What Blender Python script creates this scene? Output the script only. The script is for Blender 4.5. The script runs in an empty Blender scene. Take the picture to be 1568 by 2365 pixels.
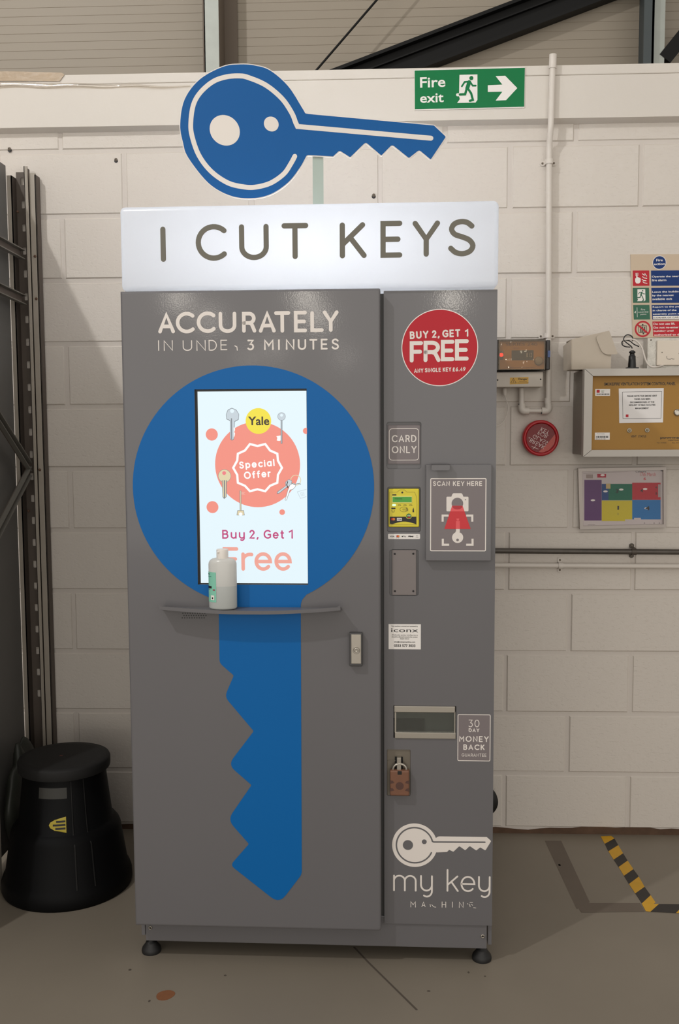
import bpy, bmesh, math, random
import numpy as np
from mathutils import Vector, Matrix
random.seed(7)
SC = bpy.context.scene
COL = SC.collection
PI = math.pi

# ------------------------------------------------------------------ camera
# solved from the block courses (225 mm), the machine's edges and its feet
IMW, IMH, FPX = 1568, 2365, 2288.857
CAM = np.array([-0.68182, -3.56793, 1.50936])
PITCH, YAW, ROLL = -0.08786, 0.04083, 0.00514
def rot(p, y, r):
    cp, sp, cy, sy, cr, sr = math.cos(p), math.sin(p), math.cos(y), math.sin(y), math.cos(r), math.sin(r)
    return (np.array([[cy, -sy, 0], [sy, cy, 0], [0, 0, 1]]) @ np.array([[1, 0, 0], [0, cp, -sp], [0, sp, cp]])
            @ np.array([[cr, 0, sr], [0, 1, 0], [-sr, 0, cr]]))
R = rot(PITCH, YAW, ROLL)
cam_data = bpy.data.cameras.new('camera')
cam = bpy.data.objects.new('camera', cam_data); COL.objects.link(cam)
cam_data.sensor_fit = 'VERTICAL'; cam_data.sensor_height = 36.0
cam_data.lens = FPX * 36.0 / IMH
cam_data.clip_start = 0.05
cm = Matrix(((R[0, 0], R[0, 2], -R[0, 1], CAM[0]), (R[1, 0], R[1, 2], -R[1, 1], CAM[1]),
             (R[2, 0], R[2, 2], -R[2, 1], CAM[2]), (0, 0, 0, 1)))
cam.matrix_world = cm
SC.camera = cam

# ------------------------------------------------------------------ light and exposure
SC.view_settings.view_transform = 'Standard'
SC.view_settings.look = 'None'
SC.view_settings.exposure = 0.0
SC.view_settings.gamma = 1.0
SC.view_settings.use_curve_mapping = False
world = bpy.data.worlds.new('warehouse_air'); SC.world = world
world.use_nodes = True
world.node_tree.nodes['Background'].inputs[0].default_value = (1.0, 0.95, 0.885, 1)
world.node_tree.nodes['Background'].inputs[1].default_value = 0.60

def area(name, loc, target, sx, sy, power, color=(1, 0.95, 0.88), shape='RECTANGLE'):
    l = bpy.data.lights.new(name, 'AREA'); l.shape = shape; l.size = sx
    if shape in ('RECTANGLE', 'ELLIPSE'): l.size_y = sy
    l.energy = power; l.color = color
    o = bpy.data.objects.new(name, l); COL.objects.link(o)
    o.location = loc
    o.rotation_euler = (Vector(target) - Vector(loc)).to_track_quat('-Z', 'Y').to_euler()
    return o
# the lamp whose shadows show on the wall and floor: high to the front left
area('ceiling_lamp_key', (-3.05, -3.25, 4.65), (-1.0, -0.6, 1.5), 0.09, 0.09, 64, (1, 0.985, 0.97))
# rows of lamps over the aisle in front of the machine
area('ceiling_lamp_row', (0.4, -6.0, 6.0), (-0.4, 0.0, 1.6), 7.0, 3.0, 12, (1, 0.96, 0.92))

# added soft fill far behind the viewer, to brighten the lower walls
area('front_fill_light', (-0.8, -13.0, 2.6), (-0.8, 0.0, 1.2), 16.0, 6.0, 400, (1, 0.95, 0.87))

# ------------------------------------------------------------------ the planes things stand on
MYAW = -0.01506
MO = np.array([-1.36851, -0.92841, 0.0])          # machine: front left corner of the door on the floor
MR = np.array([[math.cos(MYAW), -math.sin(MYAW), 0], [math.sin(MYAW), math.cos(MYAW), 0], [0, 0, 1]])
def ray(px, py): return R @ np.array([(px - IMW / 2) / FPX, 1, -(py - IMH / 2) / FPX])
def wall(px, py, Y=0.0):
    d = ray(px, py); return CAM + d * (Y - CAM[1]) / d[1]
def floor_at(px, py, z=0.0):
    d = ray(px, py); return CAM + d * ((z - CAM[2]) / d[2])
_mc = MR.T @ (CAM - MO)
def front(px, py, y=0.0):
    d = MR.T @ ray(px, py); return _mc + d * (y - _mc[1]) / d[1]

# ------------------------------------------------------------------ materials
def lin(c):
    out = []
    for v in c[:3]:
        v = v / 255.0
        out.append(v / 12.92 if v <= 0.04045 else ((v + 0.055) / 1.055) ** 2.4)
    return tuple(out) + (1.0,)
MATS = {}
def mat(name, rgb, rough=0.5, metal=0.0, bump=None, vary=None, spec=0.5, coat=0.0):
    """rgb: sRGB base colour; bump=(scale, strength, detail); vary=(scale, amount)"""
    if name in MATS: return MATS[name]
    m = bpy.data.materials.new(name); m.use_nodes = True
    nt = m.node_tree; b = nt.nodes['Principled BSDF']
    b.inputs['Base Color'].default_value = lin(rgb)
    b.inputs['Roughness'].default_value = rough
    b.inputs['Metallic'].default_value = metal
    b.inputs['Specular IOR Level'].default_value = spec
    b.inputs['Coat Weight'].default_value = coat; b.inputs['Coat Roughness'].default_value = 0.075
    tc = nt.nodes.new('ShaderNodeTexCoord')
    if vary:
        n = nt.nodes.new('ShaderNodeTexNoise'); n.inputs['Scale'].default_value = vary[0]; n.inputs['Detail'].default_value = 5
        nt.links.new(tc.outputs['Object'], n.inputs['Vector'])
        mx = nt.nodes.new('ShaderNodeMix'); mx.data_type = 'RGBA'
        c = lin(rgb); a = vary[1]
        mx.inputs[6].default_value = tuple(v * (1 - a) for v in c[:3]) + (1,)
        mx.inputs[7].default_value = tuple(min(1, v * (1 + a)) for v in c[:3]) + (1,)
        nt.links.new(n.outputs['Fac'], mx.inputs[0]); nt.links.new(mx.outputs[2], b.inputs['Base Color'])
    if bump:
        n = nt.nodes.new('ShaderNodeTexNoise'); n.inputs['Scale'].default_value = bump[0]
        n.inputs['Detail'].default_value = bump[2] if len(bump) > 2 else 2
        nt.links.new(tc.outputs['Object'], n.inputs['Vector'])
        bp = nt.nodes.new('ShaderNodeBump'); bp.inputs['Strength'].default_value = bump[1]; bp.inputs['Distance'].default_value = 0.002
        nt.links.new(n.outputs['Fac'], bp.inputs['Height']); nt.links.new(bp.outputs['Normal'], b.inputs['Normal'])
        if coat: nt.links.new(bp.outputs['Normal'], b.inputs['Coat Normal'])
    MATS[name] = m
    return m
def emis(name, rgb, strength=1.0):
    if name in MATS: return MATS[name]
    m = mat(name, (4, 4, 4), 0.35); b = m.node_tree.nodes['Principled BSDF']
    b.inputs['Emission Color'].default_value = lin(rgb); b.inputs['Emission Strength'].default_value = strength
    return m
def film(name, tint=(255, 255, 255), gloss=0.08, rough=0.05, bump=None):
    """thin clear plastic: mostly transparent with a glossy reflection"""
    if name in MATS: return MATS[name]
    m = bpy.data.materials.new(name); m.use_nodes = True; nt = m.node_tree
    for n in list(nt.nodes):
        if n.type == 'BSDF_PRINCIPLED': nt.nodes.remove(n)
    out = nt.nodes['Material Output']
    t = nt.nodes.new('ShaderNodeBsdfTransparent'); t.inputs[0].default_value = lin(tint)
    g = nt.nodes.new('ShaderNodeBsdfGlossy'); g.inputs['Roughness'].default_value = rough
    mx = nt.nodes.new('ShaderNodeMixShader'); mx.inputs[0].default_value = gloss
    nt.links.new(t.outputs[0], mx.inputs[1]); nt.links.new(g.outputs[0], mx.inputs[2]); nt.links.new(mx.outputs[0], out.inputs[0])
    if bump:
        tc = nt.nodes.new('ShaderNodeTexCoord')
        n = nt.nodes.new('ShaderNodeTexNoise'); n.inputs['Scale'].default_value = bump[0]
        nt.links.new(tc.outputs['Object'], n.inputs['Vector'])
        bp = nt.nodes.new('ShaderNodeBump'); bp.inputs['Strength'].default_value = bump[1]; bp.inputs['Distance'].default_value = 0.004
        nt.links.new(n.outputs['Fac'], bp.inputs['Height']); nt.links.new(bp.outputs['Normal'], g.inputs['Normal'])
    MATS[name] = m
    return m
def plastic_shell(name, rgb, trans=0.5):
    """milky plastic: diffuse mixed with translucent"""
    if name in MATS: return MATS[name]
    m = bpy.data.materials.new(name); m.use_nodes = True; nt = m.node_tree
    for n in list(nt.nodes):
        if n.type == 'BSDF_PRINCIPLED': nt.nodes.remove(n)
    out = nt.nodes['Material Output']
    d = nt.nodes.new('ShaderNodeBsdfDiffuse'); d.inputs[0].default_value = lin(rgb)
    t = nt.nodes.new('ShaderNodeBsdfTranslucent'); t.inputs[0].default_value = lin(rgb)
    mx = nt.nodes.new('ShaderNodeMixShader'); mx.inputs[0].default_value = trans
    nt.links.new(d.outputs[0], mx.inputs[1]); nt.links.new(t.outputs[0], mx.inputs[2])
    g = nt.nodes.new('ShaderNodeBsdfGlossy'); g.inputs['Roughness'].default_value = 0.25
    m2 = nt.nodes.new('ShaderNodeMixShader'); m2.inputs[0].default_value = 0.04
    nt.links.new(mx.outputs[0], m2.inputs[1]); nt.links.new(g.outputs[0], m2.inputs[2]); nt.links.new(m2.outputs[0], out.inputs[0])
    MATS[name] = m
    return m

# ------------------------------------------------------------------ mesh builder
def catmull(pts, n=8, closed=False):
    P = [np.array(p, float) for p in pts]; out = []
    N = len(P); rng = range(N if closed else N - 1)
    for i in rng:
        if closed: p0, p1, p2, p3 = P[i - 1], P[i], P[(i + 1) % N], P[(i + 2) % N]
        else: p0, p1, p2, p3 = P[max(i - 1, 0)], P[i], P[i + 1], P[min(i + 2, N - 1)]
        for k in range(n):
            t = k / n
            out.append(0.5 * (2 * p1 + (p2 - p0) * t + (2 * p0 - 5 * p1 + 4 * p2 - p3) * t * t + (3 * p1 - p0 - 3 * p2 + p3) * t ** 3))
    if not closed: out.append(P[-1])
    return out
def fillet(poly, r, n=4):
    """round every corner of a closed polygon; r may be a list"""
    P = [np.array(p, float) for p in poly]; N = len(P); out = []
    for i in range(N):
        rr = r[i] if isinstance(r, (list, tuple)) else r
        a, b, c = P[i - 1], P[i], P[(i + 1) % N]
        d1, d2 = a - b, c - b; l1, l2 = np.linalg.norm(d1), np.linalg.norm(d2)
        if rr <= 0 or l1 < 1e-9 or l2 < 1e-9: out.append(b); continue
        t = min(rr, l1 * 0.48, l2 * 0.48)
        p, q = b + d1 / l1 * t, b + d2 / l2 * t
        for k in range(n + 1):
            s = k / n; out.append((1 - s) ** 2 * p + 2 * s * (1 - s) * b + s * s * q)
    return out
def circle2(c, r, n=48, ry=None, a0=0.0):
    ry = r if ry is None else ry
    return [np.array([c[0] + r * math.cos(a0 + 2 * PI * i / n), c[1] + ry * math.sin(a0 + 2 * PI * i / n)]) for i in range(n)]
def rect2(u0, v0, u1, v1, r=0.0):
    p = [(u0, v0), (u1, v0), (u1, v1), (u0, v1)]
    return fillet(p, r, 5) if r > 0 else [np.array(q, float) for q in p]
def poly_area(p):
    return 0.5 * sum(p[i - 1][0] * p[i][1] - p[i][0] * p[i - 1][1] for i in range(len(p)))

class MB:
    def __init__(self): self.v, self.f, self.m, self.s, self.mats, self.lift = [], [], [], [], [], 0.0
    def mi(self, m):
        if m not in self.mats: self.mats.append(m)
        return self.mats.index(m)
    def add(self, verts, faces, m, smooth=False):
        o = len(self.v); k = self.mi(m)
        self.v += [tuple(float(c) for c in p) for p in verts]
        for f in faces: self.f.append([i + o for i in f]); self.m.append(k); self.s.append(smooth)
    def from_bm(self, bm, m, smooth=False):
        bm.verts.index_update()
        self.add([v.co for v in bm.verts], [[v.index for v in f.verts] for f in bm.faces], m, smooth); bm.free()
    def box(self, x, y, z, m, bev=0.0, seg=2, smooth=False):
        bm = bmesh.new()
        vs = [bm.verts.new((a, b, c)) for a in x for b in y for c in z]
        for f in ((0, 1, 3, 2), (4, 6, 7, 5), (0, 4, 5, 1), (2, 3, 7, 6), (0, 2, 6, 4), (1, 5, 7, 3)): bm.faces.new([vs[i] for i in f])
        bmesh.ops.recalc_face_normals(bm, faces=bm.faces)
        if bev > 0:
            bmesh.ops.bevel(bm, geom=list(bm.edges), offset=bev, segments=seg, affect='EDGES', profile=0.5)
        self.from_bm(bm, m, smooth)
    def beam(self, a, b, w, h, m, up=(0, 0, 1)):
        a, b = np.array(a, float), np.array(b, float); d = (b - a) / np.linalg.norm(b - a)
        s = np.cross(d, np.array(up, float)); s /= np.linalg.norm(s); t = np.cross(s, d)
        V = [p + s * i * w / 2 + t * j * h / 2 for p in (a, b) for i, j in ((-1, -1), (1, -1), (1, 1), (-1, 1))]
        self.add(V, [(0, 1, 2, 3), (7, 6, 5, 4), (0, 4, 5, 1), (1, 5, 6, 2), (2, 6, 7, 3), (3, 7, 4, 0)], m)
    def tube(self, path, r, m, n=12, caps=True):
        P = [np.array(p, float) for p in path]; rings = []; prev = None
        for i, p in enumerate(P):
            d = P[min(i + 1, len(P) - 1)] - P[max(i - 1, 0)]; d = d / (np.linalg.norm(d) + 1e-12)
            if prev is None:
                a = np.array([0, 0, 1.0]) if abs(d[2]) < 0.9 else np.array([1.0, 0, 0])
                s = np.cross(d, a)
            else: s = prev - d * np.dot(prev, d)
            s = s / np.linalg.norm(s); prev = s; t = np.cross(d, s)
            rr = r[i] if isinstance(r, (list, tuple)) else r
            rings.append([p + rr * (math.cos(2 * PI * k / n) * s + math.sin(2 * PI * k / n) * t) for k in range(n)])
        V = [q for ring in rings for q in ring]; F = []
        for i in range(len(P) - 1):
            for k in range(n):
                F.append((i * n + k, i * n + (k + 1) % n, (i + 1) * n + (k + 1) % n, (i + 1) * n + k))
        self.add(V, F, m, True)
        if caps:
            self.add(rings[0], [tuple(range(n))[::-1]], m); self.add(rings[-1], [tuple(range(n))], m)
    def lathe(self, prof, c, m, n=40, axis='z', sx=1.0, sy=1.0, smooth=True):
        """prof: list of (radius, height) from bottom to top; axis 'z' or '-y' (height towards the viewer)"""
        V, F = [], []
        for r, h in prof:
            for k in range(n):
                a = 2 * PI * k / n; p, q = r * math.cos(a) * sx, r * math.sin(a) * sy
                V.append((c[0] + p, c[1] + q, c[2] + h) if axis == 'z' else (c[0] + p, c[1] - h, c[2] + q))
        for i in range(len(prof) - 1):
            for k in range(n):
                F.append((i * n + k, i * n + (k + 1) % n, (i + 1) * n + (k + 1) % n, (i + 1) * n + k))
        self.add(V, F, m, smooth)
        L = len(prof) - 1
        if prof[0][0] > 1e-6: self.add(V[:n], [tuple(range(n))[::-1]], m)
        if prof[L][0] > 1e-6: self.add(V[L * n:], [tuple(range(n))], m)
    # ---- flat and extruded shapes on a frame fr(u, v, w) -> xyz (w points out of the surface)
    def flat(self, poly, fr, w, m):
        if poly_area(poly) < 0: poly = poly[::-1]
        self.add([fr(p[0], p[1], w) for p in poly], [tuple(range(len(poly)))], m)
    def prism(self, poly, fr, w0, w1, m, side=None, holes=()):
        """extruded sheet with real holes: front face at w1, sides down to w0"""
        side = side or m
        bm = bmesh.new(); edges = []
        for loop in [poly] + list(holes):
            vs = [bm.verts.new((p[0], p[1], 0)) for p in loop]
            edges += [bm.edges.new((vs[i - 1], vs[i])) for i in range(len(vs))]
        bmesh.ops.triangle_fill(bm, edges=edges, use_beauty=True, use_dissolve=False)
        bmesh.ops.recalc_face_normals(bm, faces=bm.faces)
        bm.verts.index_update()
        F = []
        for f in bm.faces:
            ids = [v.index for v in f.verts]
            if poly_area([bm.verts[i].co for i in ids] if False else [tuple(v.co) for v in f.verts]) < 0: ids = ids[::-1]
            F.append(ids)
        co = [tuple(v.co) for v in bm.verts]; bm.free()
        self.add([fr(p[0], p[1], w1) for p in co], F, m)
        self.add([fr(p[0], p[1], w0) for p in co], [f[::-1] for f in F], side)
        for k, loop in enumerate([poly] + list(holes)):
            a = poly_area(loop); L = loop if (a > 0) == (k == 0) else loop[::-1]; n = len(L)
            self.add([fr(p[0], p[1], w) for w in (w0, w1) for p in L],
                     [(i, (i + 1) % n, n + (i + 1) % n, n + i) for i in range(n)], side)
    def ribbon(self, pts, width, fr, w, m, closed=False, caps=True):
        """a constant-width stroke with round ends lying on the frame"""
        P = [np.array(p[:2], float) for p in pts]
        Q = [P[0]]
        for p in P[1:]:
            if np.linalg.norm(p - Q[-1]) > 1e-7: Q.append(p)
        if closed and np.linalg.norm(Q[0] - Q[-1]) < 1e-7: Q.pop()
        P = Q; N = len(P); h = width / 2
        if N < 2:
            self.flat(circle2(P[0], h, 16), fr, w, m); return
        L, Rr = [], []
        for i in range(N):
            if closed: a, b = P[i] - P[i - 1], P[(i + 1) % N] - P[i]
            else: a = P[i] - P[i - 1] if i else P[1] - P[0]; b = P[i + 1] - P[i] if i < N - 1 else P[i] - P[i - 1]
            a = a / np.linalg.norm(a); b = b / np.linalg.norm(b)
            na, nb = np.array([-a[1], a[0]]), np.array([-b[1], b[0]])
            t = na + nb; tl = np.linalg.norm(t)
            if tl < 1e-6: t, k = na, 1.0
            else: t = t / tl; k = min(1 / max(np.dot(t, na), 0.3), 1.6)
            L.append(P[i] + t * h * k); Rr.append(P[i] - t * h * k)
        V = [fr(p[0], p[1], w) for p in L + Rr]
        F = [(i, N + i, N + (i + 1) % N, (i + 1) % N) for i in range(N if closed else N - 1)]
        self.add(V, F, m)
        if caps and not closed:
            for p, q in ((P[0], P[1]), (P[-1], P[-2])):
                d = (p - q) / np.linalg.norm(p - q); a0 = math.atan2(d[1], d[0]) - PI / 2
                c = [p + h * np.array([math.cos(a0 + PI * k / 8), math.sin(a0 + PI * k / 8)]) for k in range(9)]
                self.flat(c, fr, w, m)
    # ---- monoline rounded lettering
    def glyph(self, ch, box, wt, fr, w, m):
        """stroke letter fitted to an ink box (u0, v0, u1, v1)"""
        st = GL[ch][1]
        xs = [p[0] for s in st for p in s]; ys = [p[1] for s in st for p in s]
        x0, x1, y0, y1 = min(xs), max(xs), min(ys), max(ys)
        u0, v0, u1, v1 = box; u0 += wt / 2; v0 += wt / 2; u1 -= wt / 2; v1 -= wt / 2
        kx = (u1 - u0) / (x1 - x0) if x1 - x0 > 1e-6 else 0; ky = (v1 - v0) / (y1 - y0) if y1 - y0 > 1e-6 else 0
        if kx == 0: u0 = (u0 + u1) / 2
        for i, s in enumerate(st):
            self.ribbon([(u0 + (p[0] - x0) * kx, v0 + (p[1] - y0) * ky) for p in s], wt, fr, w + i * 4e-5, m)
    def word(self, s, u0, v0, u1, cap, wt, fr, w, m, rotate=0.0):
        """rounded lettering; u0..u1 ink extent, v0 baseline (ink bottom), cap ink height of capitals"""
        ch = cap - wt; ad = 0.0; items = []
        gap = 0.26 * ch + wt
        for c in s:
            if c == ' ': ad += 0.62 * ch; continue
            gw = GL[c][0] * ch
            items.append((c, ad)); ad += gw + gap
        tot = ad - gap; k = ((u1 - u0) - wt) / tot if tot > 1e-9 else 1.0
        ca, sa = math.cos(rotate), math.sin(rotate)
        for c, a in items:
            for i, st in enumerate(GL[c][1]):
                pts = []
                for p in st:
                    x, y = wt / 2 + (a + p[0] * ch) * k, wt / 2 + p[1] * ch
                    pts.append((u0 + x * ca - y * sa, v0 + x * sa + y * ca))
                self.ribbon(pts, wt, fr, w + i * 4e-5, m)
    def font(self, s, box, fr, w, m, bold=0.0, flipv=False, rotate=0.0, keep=False):
        """built-in sans lettering fitted to (u0, v0, u1, v1)"""
        cu = bpy.data.curves.new('t', 'FONT'); cu.body = s; cu.size = 1.0; cu.offset = bold; cu.resolution_u = 3
        o = bpy.data.objects.new('t', cu); COL.objects.link(o)
        dg = bpy.context.evaluated_depsgraph_get(); dg.update()
        me = bpy.data.meshes.new_from_object(o.evaluated_get(dg))
        V = [tuple(v.co) for v in me.vertices]; F = [list(p.vertices) for p in me.polygons]
        bpy.data.objects.remove(o); bpy.data.curves.remove(cu); bpy.data.meshes.remove(me)
        if not V: return
        x0, x1 = min(p[0] for p in V), max(p[0] for p in V); y0, y1 = min(p[1] for p in V), max(p[1] for p in V)
        u0, v0, u1, v1 = box; kx, ky = (u1 - u0) / (x1 - x0), (v1 - v0) / (y1 - y0)
        cx, cy = (u0 + u1) / 2, (v0 + v1) / 2; ca, sa = math.cos(rotate), math.sin(rotate)
        out = []
        for p in V:
            x, y = (p[0] - x0) * kx - (u1 - u0) / 2, (p[1] - y0) * ky - (v1 - v0) / 2
            if flipv: y = -y
            out.append(fr(cx + x * ca - y * sa, cy + x * sa + y * ca, w))
        self.add(out, F, m)
    def build(self, name, parent=None, loc=None):
        loc = np.zeros(3) if loc is None else np.array(loc, float)
        me = bpy.data.meshes.new(name)
        me.from_pydata([tuple(np.array(p) - loc) for p in self.v], [], self.f)
        for m in self.mats: me.materials.append(m)
        for p, k, s in zip(me.polygons, self.m, self.s): p.material_index = k; p.use_smooth = s
        me.update()
        o = bpy.data.objects.new(name, me); COL.objects.link(o)
        if parent is not None: o.parent = parent
        else: o.location = loc
        return o

# ---- stroke letters: (advance, strokes), capitals 0..1, x-height 0.70
def A(cx, cy, rx, ry, a0, a1, n=20):
    return [(cx + rx * math.cos(math.radians(a0 + (a1 - a0) * i / n)), cy + ry * math.sin(math.radians(a0 + (a1 - a0) * i / n))) for i in range(n + 1)]
X = 0.70
GL = {
 'A': (.80, [[(0, 0), (.40, 1), (.80, 0)], [(.13, .30), (.67, .30)]]),
 'B': (.60, [[(.32, .54), (0, .54), (0, 1), (.32, 1)] + A(.32, .77, .22, .23, 90, -90), [(0, .54), (0, 0), (.34, 0)] + A(.34, .27, .26, .27, -90, 90) + [(.30, .54)]]),
 'C': (.82, [A(.5, .5, .5, .5, 48, 312, 30)]),
 'D': (.76, [[(0, 0), (0, 1), (.27, 1)] + A(.27, .5, .49, .5, 90, -90, 24) + [(0, 0)]]),
 'E': (.56, [[(.56, 1), (0, 1), (0, 0), (.56, 0)], [(0, .5), (.50, .5)]]),
 'F': (.56, [[(.56, 1), (0, 1), (0, 0)], [(0, .5), (.50, .5)]]),
 'G': (.88, [A(.5, .5, .5, .5, 48, 300, 30) + [(.88, .14), (.88, .46), (.58, .46)]]),
 'H': (.70, [[(0, 0), (0, 1)], [(.70, 0), (.70, 1)], [(0, .5), (.70, .5)]]),
 'I': (.0, [[(0, 0), (0, 1)]]),
 'K': (.62, [[(0, 0), (0, 1)], [(.58, 1), (0, .36)], [(.22, .60), (.62, 0)]]),
 'L': (.52, [[(0, 1), (0, 0), (.52, 0)]]),
 'M': (.80, [[(0, 0), (0, 1), (.40, .42), (.80, 1), (.80, 0)]]),
 'N': (.70, [[(0, 0), (0, 1), (.70, 0), (.70, 1)]]),
 'O': (1.0, [A(.5, .5, .5, .5, 90, 450, 40)]),
 'R': (.60, [[(0, 0), (0, 1), (.30, 1)] + A(.30, .73, .27, .27, 90, -90) + [(0, .46)], [(.30, .46), (.44, .40), (.60, 0)]]),
 'S': (.58, [catmull([(.54, .86), (.42, .97), (.26, 1.0), (.09, .93), (.02, .77), (.10, .61), (.30, .52), (.48, .42), (.57, .25), (.50, .08), (.32, 0), (.13, .04), (0, .17)], 4)]),
 'T': (.72, [[(0, 1), (.72, 1)], [(.36, 1), (.36, 0)]]),
 'U': (.70, [[(0, 1), (0, .35)] + A(.35, .35, .35, .35, 180, 360, 20) + [(.70, 1)]]),
 'V': (.76, [[(0, 1), (.38, 0), (.76, 1)]]),
 'X': (.66, [[(0, 0), (.66, 1)], [(0, 1), (.66, 0)]]),
 'Y': (.72, [[(0, 1), (.36, .48), (.72, 1)], [(.36, .48), (.36, 0)]]),
 '0': (.62, [A(.31, .5, .31, .5, 90, 450, 32)]),
 '1': (.20, [[(0, .80), (.20, 1), (.20, 0)]]),
 '2': (.54, [A(.27, .73, .27, .27, 165, -25, 16) + [(0, 0), (.54, 0)]]),
 '3': (.52, [[(.02, 1), (.50, 1), (.22, .60)] + A(.23, .30, .29, .30, 88, -140, 20)]),
 '4': (.58, [[(.44, 0), (.44, 1), (0, .26), (.58, .26)]]),
 '6': (.56, [[(.44, 1), (.06, .46)], A(.28, .30, .28, .30, 90, 450, 28)]),
 '9': (.56, [[(.12, 0), (.50, .54)], A(.28, .70, .28, .30, 90, 450, 28)]),
 '£': (.58, [[(.54, .82)] + A(.33, .78, .20, .22, 20, 180, 12) + [(.14, .3), (0, 0), (.58, 0)], [(0, .48), (.42, .48)]]),
 '.': (.02, [[(0, 0), (.02, 0)]]), ',': (.08, [[(.08, .05), (0, -.14)]]),
 'a': (.62, [A(.31, .35, .31, .35, 0, 360, 28), [(.62, .70), (.62, 0)]]),
 'c': (.54, [A(.35, .35, .35, .35, 50, 310, 24)]),
 'e': (.64, [[(.02, .35), (.64, .35)] + A(.32, .35, .32, .35, 0, 318, 28)]),
 'f': (.36, [[(.14, 0), (.14, .80)] + A(.32, .80, .18, .20, 180, 80, 8), [(0, .64), (.34, .64)]]),
 'i': (.0, [[(0, 0), (0, .68)], [(0, .93), (0, .95)]]),
 'k': (.46, [[(0, 0), (0, 1)], [(.44, .70), (0, .28)], [(.17, .44), (.46, 0)]]),
 'l': (.0, [[(0, 0), (0, 1)]]),
 'm': (.92, [[(0, 0), (0, .70)], [(0, .44)] + A(.23, .46, .23, .24, 180, 0, 14) + [(.46, 0)], [(.46, .44)] + A(.69, .46, .23, .24, 180, 0, 14) + [(.92, 0)]]),
 'p': (.62, [[(0, .70), (0, -.28)], A(.31, .35, .31, .35, 180, 540, 28)]),
 'r': (.30, [[(0, 0), (0, .70)], [(0, .40)] + A(.26, .42, .26, .27, 180, 78, 10)]),
 't': (.34, [[(.14, .94), (.14, .16)] + A(.28, .16, .14, .16, 180, 290, 8), [(0, .68), (.32, .68)]]),
 'u': (.56, [[(0, .70), (0, .28)] + A(.28, .28, .28, .28, 180, 360, 16) + [(.56, .70)], [(.56, .30), (.56, 0)]]),
 'y': (.56, [[(0, .70), (0, .28)] + A(.28, .28, .28, .28, 180, 360, 16), [(.56, .70), (.56, -.02)] + A(.30, -.02, .26, .27, 0, -125, 12)]),
}

# ------------------------------------------------------------------ things
def tag(o, label=None, cat=None, group=None, kind=None):
    if label: o['label'] = label
    if cat: o['category'] = cat
    if group: o['group'] = group
    if kind: o['kind'] = kind
    return o
def thing(name, label, cat, loc, group=None):
    o = bpy.data.objects.new(name, None); COL.objects.link(o); o.location = tuple(loc)
    o.empty_display_size = 0.05
    return tag(o, label, cat, group)
def Z(ox, oy, s): return lambda x, y: (ox + x / s, oy + y / s)
def wfr(Y=0.0): return lambda u, v, w: (u, Y - w, v)             # on a plane parallel to the wall
def W2(px, py, Y=0.0):
    p = wall(px, py, Y); return np.array([p[0], p[2]])
def F2(px, py, y=0.0):
    p = front(px, py, y); return np.array([p[0], p[2]])
def boxpx(fn, x0, y0, x1, y1, d=0.0):
    """upright rectangle on a plane from its pixel bounds -> u0, v0, u1, v1"""
    a, b, c, e = fn(x0, y1, d), fn(x1, y0, d), fn(x0, y0, d), fn(x1, y1, d)
    return ((a[0] + c[0]) / 2, (a[1] + e[1]) / 2, (b[0] + e[0]) / 2, (b[1] + c[1]) / 2)
# far rows of high-bay lamps down the warehouse: they glint in the machine's glossy paint
def mirror_lamp(px, py, z, size, power):
    p = MO + MR @ front(px, py); d = MR.T @ (p - CAM); d[1] = -d[1]; d = MR @ d
    q = p + d * ((z - p[2]) / d[2])
    area('high_bay_lamp', tuple(q), tuple(p), size, size, power * 1.9, (1, 0.93, 0.82), 'DISK')
for px, py, s, pw in ((412, 688, .6, 26), (704, 685, .4, 30), (483, 737, .55, 20), (734, 735, .5, 28), (573, 828, .55, 16), (633, 803, .6, 18), (792, 824, .6, 18), (1043, 690, .4, 34)):
    mirror_lamp(px, py, 6.5, s, pw)
# ================================================================== the setting
M_WALL = mat('white_masonry_paint', (212, 204, 195), 0.62, bump=(95, 0.32, 6), vary=(3.0, 0.03))
def pitted(m, scale, amount):
    # shallow pits and trowel marks on top of the fine grain
    nt = m.node_tree; b_ = nt.nodes['Principled BSDF']; bp = next(n for n in nt.nodes if n.type == 'BUMP')
    tc = next(n for n in nt.nodes if n.type == 'TEX_COORD')
    n = nt.nodes.new('ShaderNodeTexNoise'); n.inputs['Scale'].default_value = scale; n.inputs['Detail'].default_value = 6; n.inputs['Roughness'].default_value = 0.62
    mp = nt.nodes.new('ShaderNodeMapping'); mp.inputs['Scale'].default_value = (1, 1, 1.7)
    nt.links.new(tc.outputs['Object'], mp.inputs['Vector']); nt.links.new(mp.outputs[0], n.inputs['Vector'])
    rp = nt.nodes.new('ShaderNodeMapRange'); rp.inputs[1].default_value = 0.30; rp.inputs[2].default_value = 0.46
    nt.links.new(n.outputs['Fac'], rp.inputs[0])
    b2 = nt.nodes.new('ShaderNodeBump'); b2.inputs['Strength'].default_value = amount; b2.inputs['Distance'].default_value = 0.004
    nt.links.new(rp.outputs[0], b2.inputs['Height']); nt.links.new(bp.outputs['Normal'], b2.inputs['Normal']); nt.links.new(b2.outputs['Normal'], b_.inputs['Normal'])
pitted(M_WALL, 60, 0.28)
M_JOINT = mat('painted_mortar', (206, 198, 190), 0.7, bump=(140, 0.25, 4))
M_BAND = mat('painted_concrete', (212, 205, 196), 0.6, bump=(40, 0.25, 4), vary=(2.5, 0.03))
M_BARE = mat('bare_brick_edge', (88, 66, 50), 0.9, bump=(60, 0.6, 5), vary=(18, 0.5))
M_FLOOR = mat('sealed_concrete', (128, 119, 106), 0.42, bump=(30, 0.06, 6), vary=(2.2, 0.16))
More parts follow.
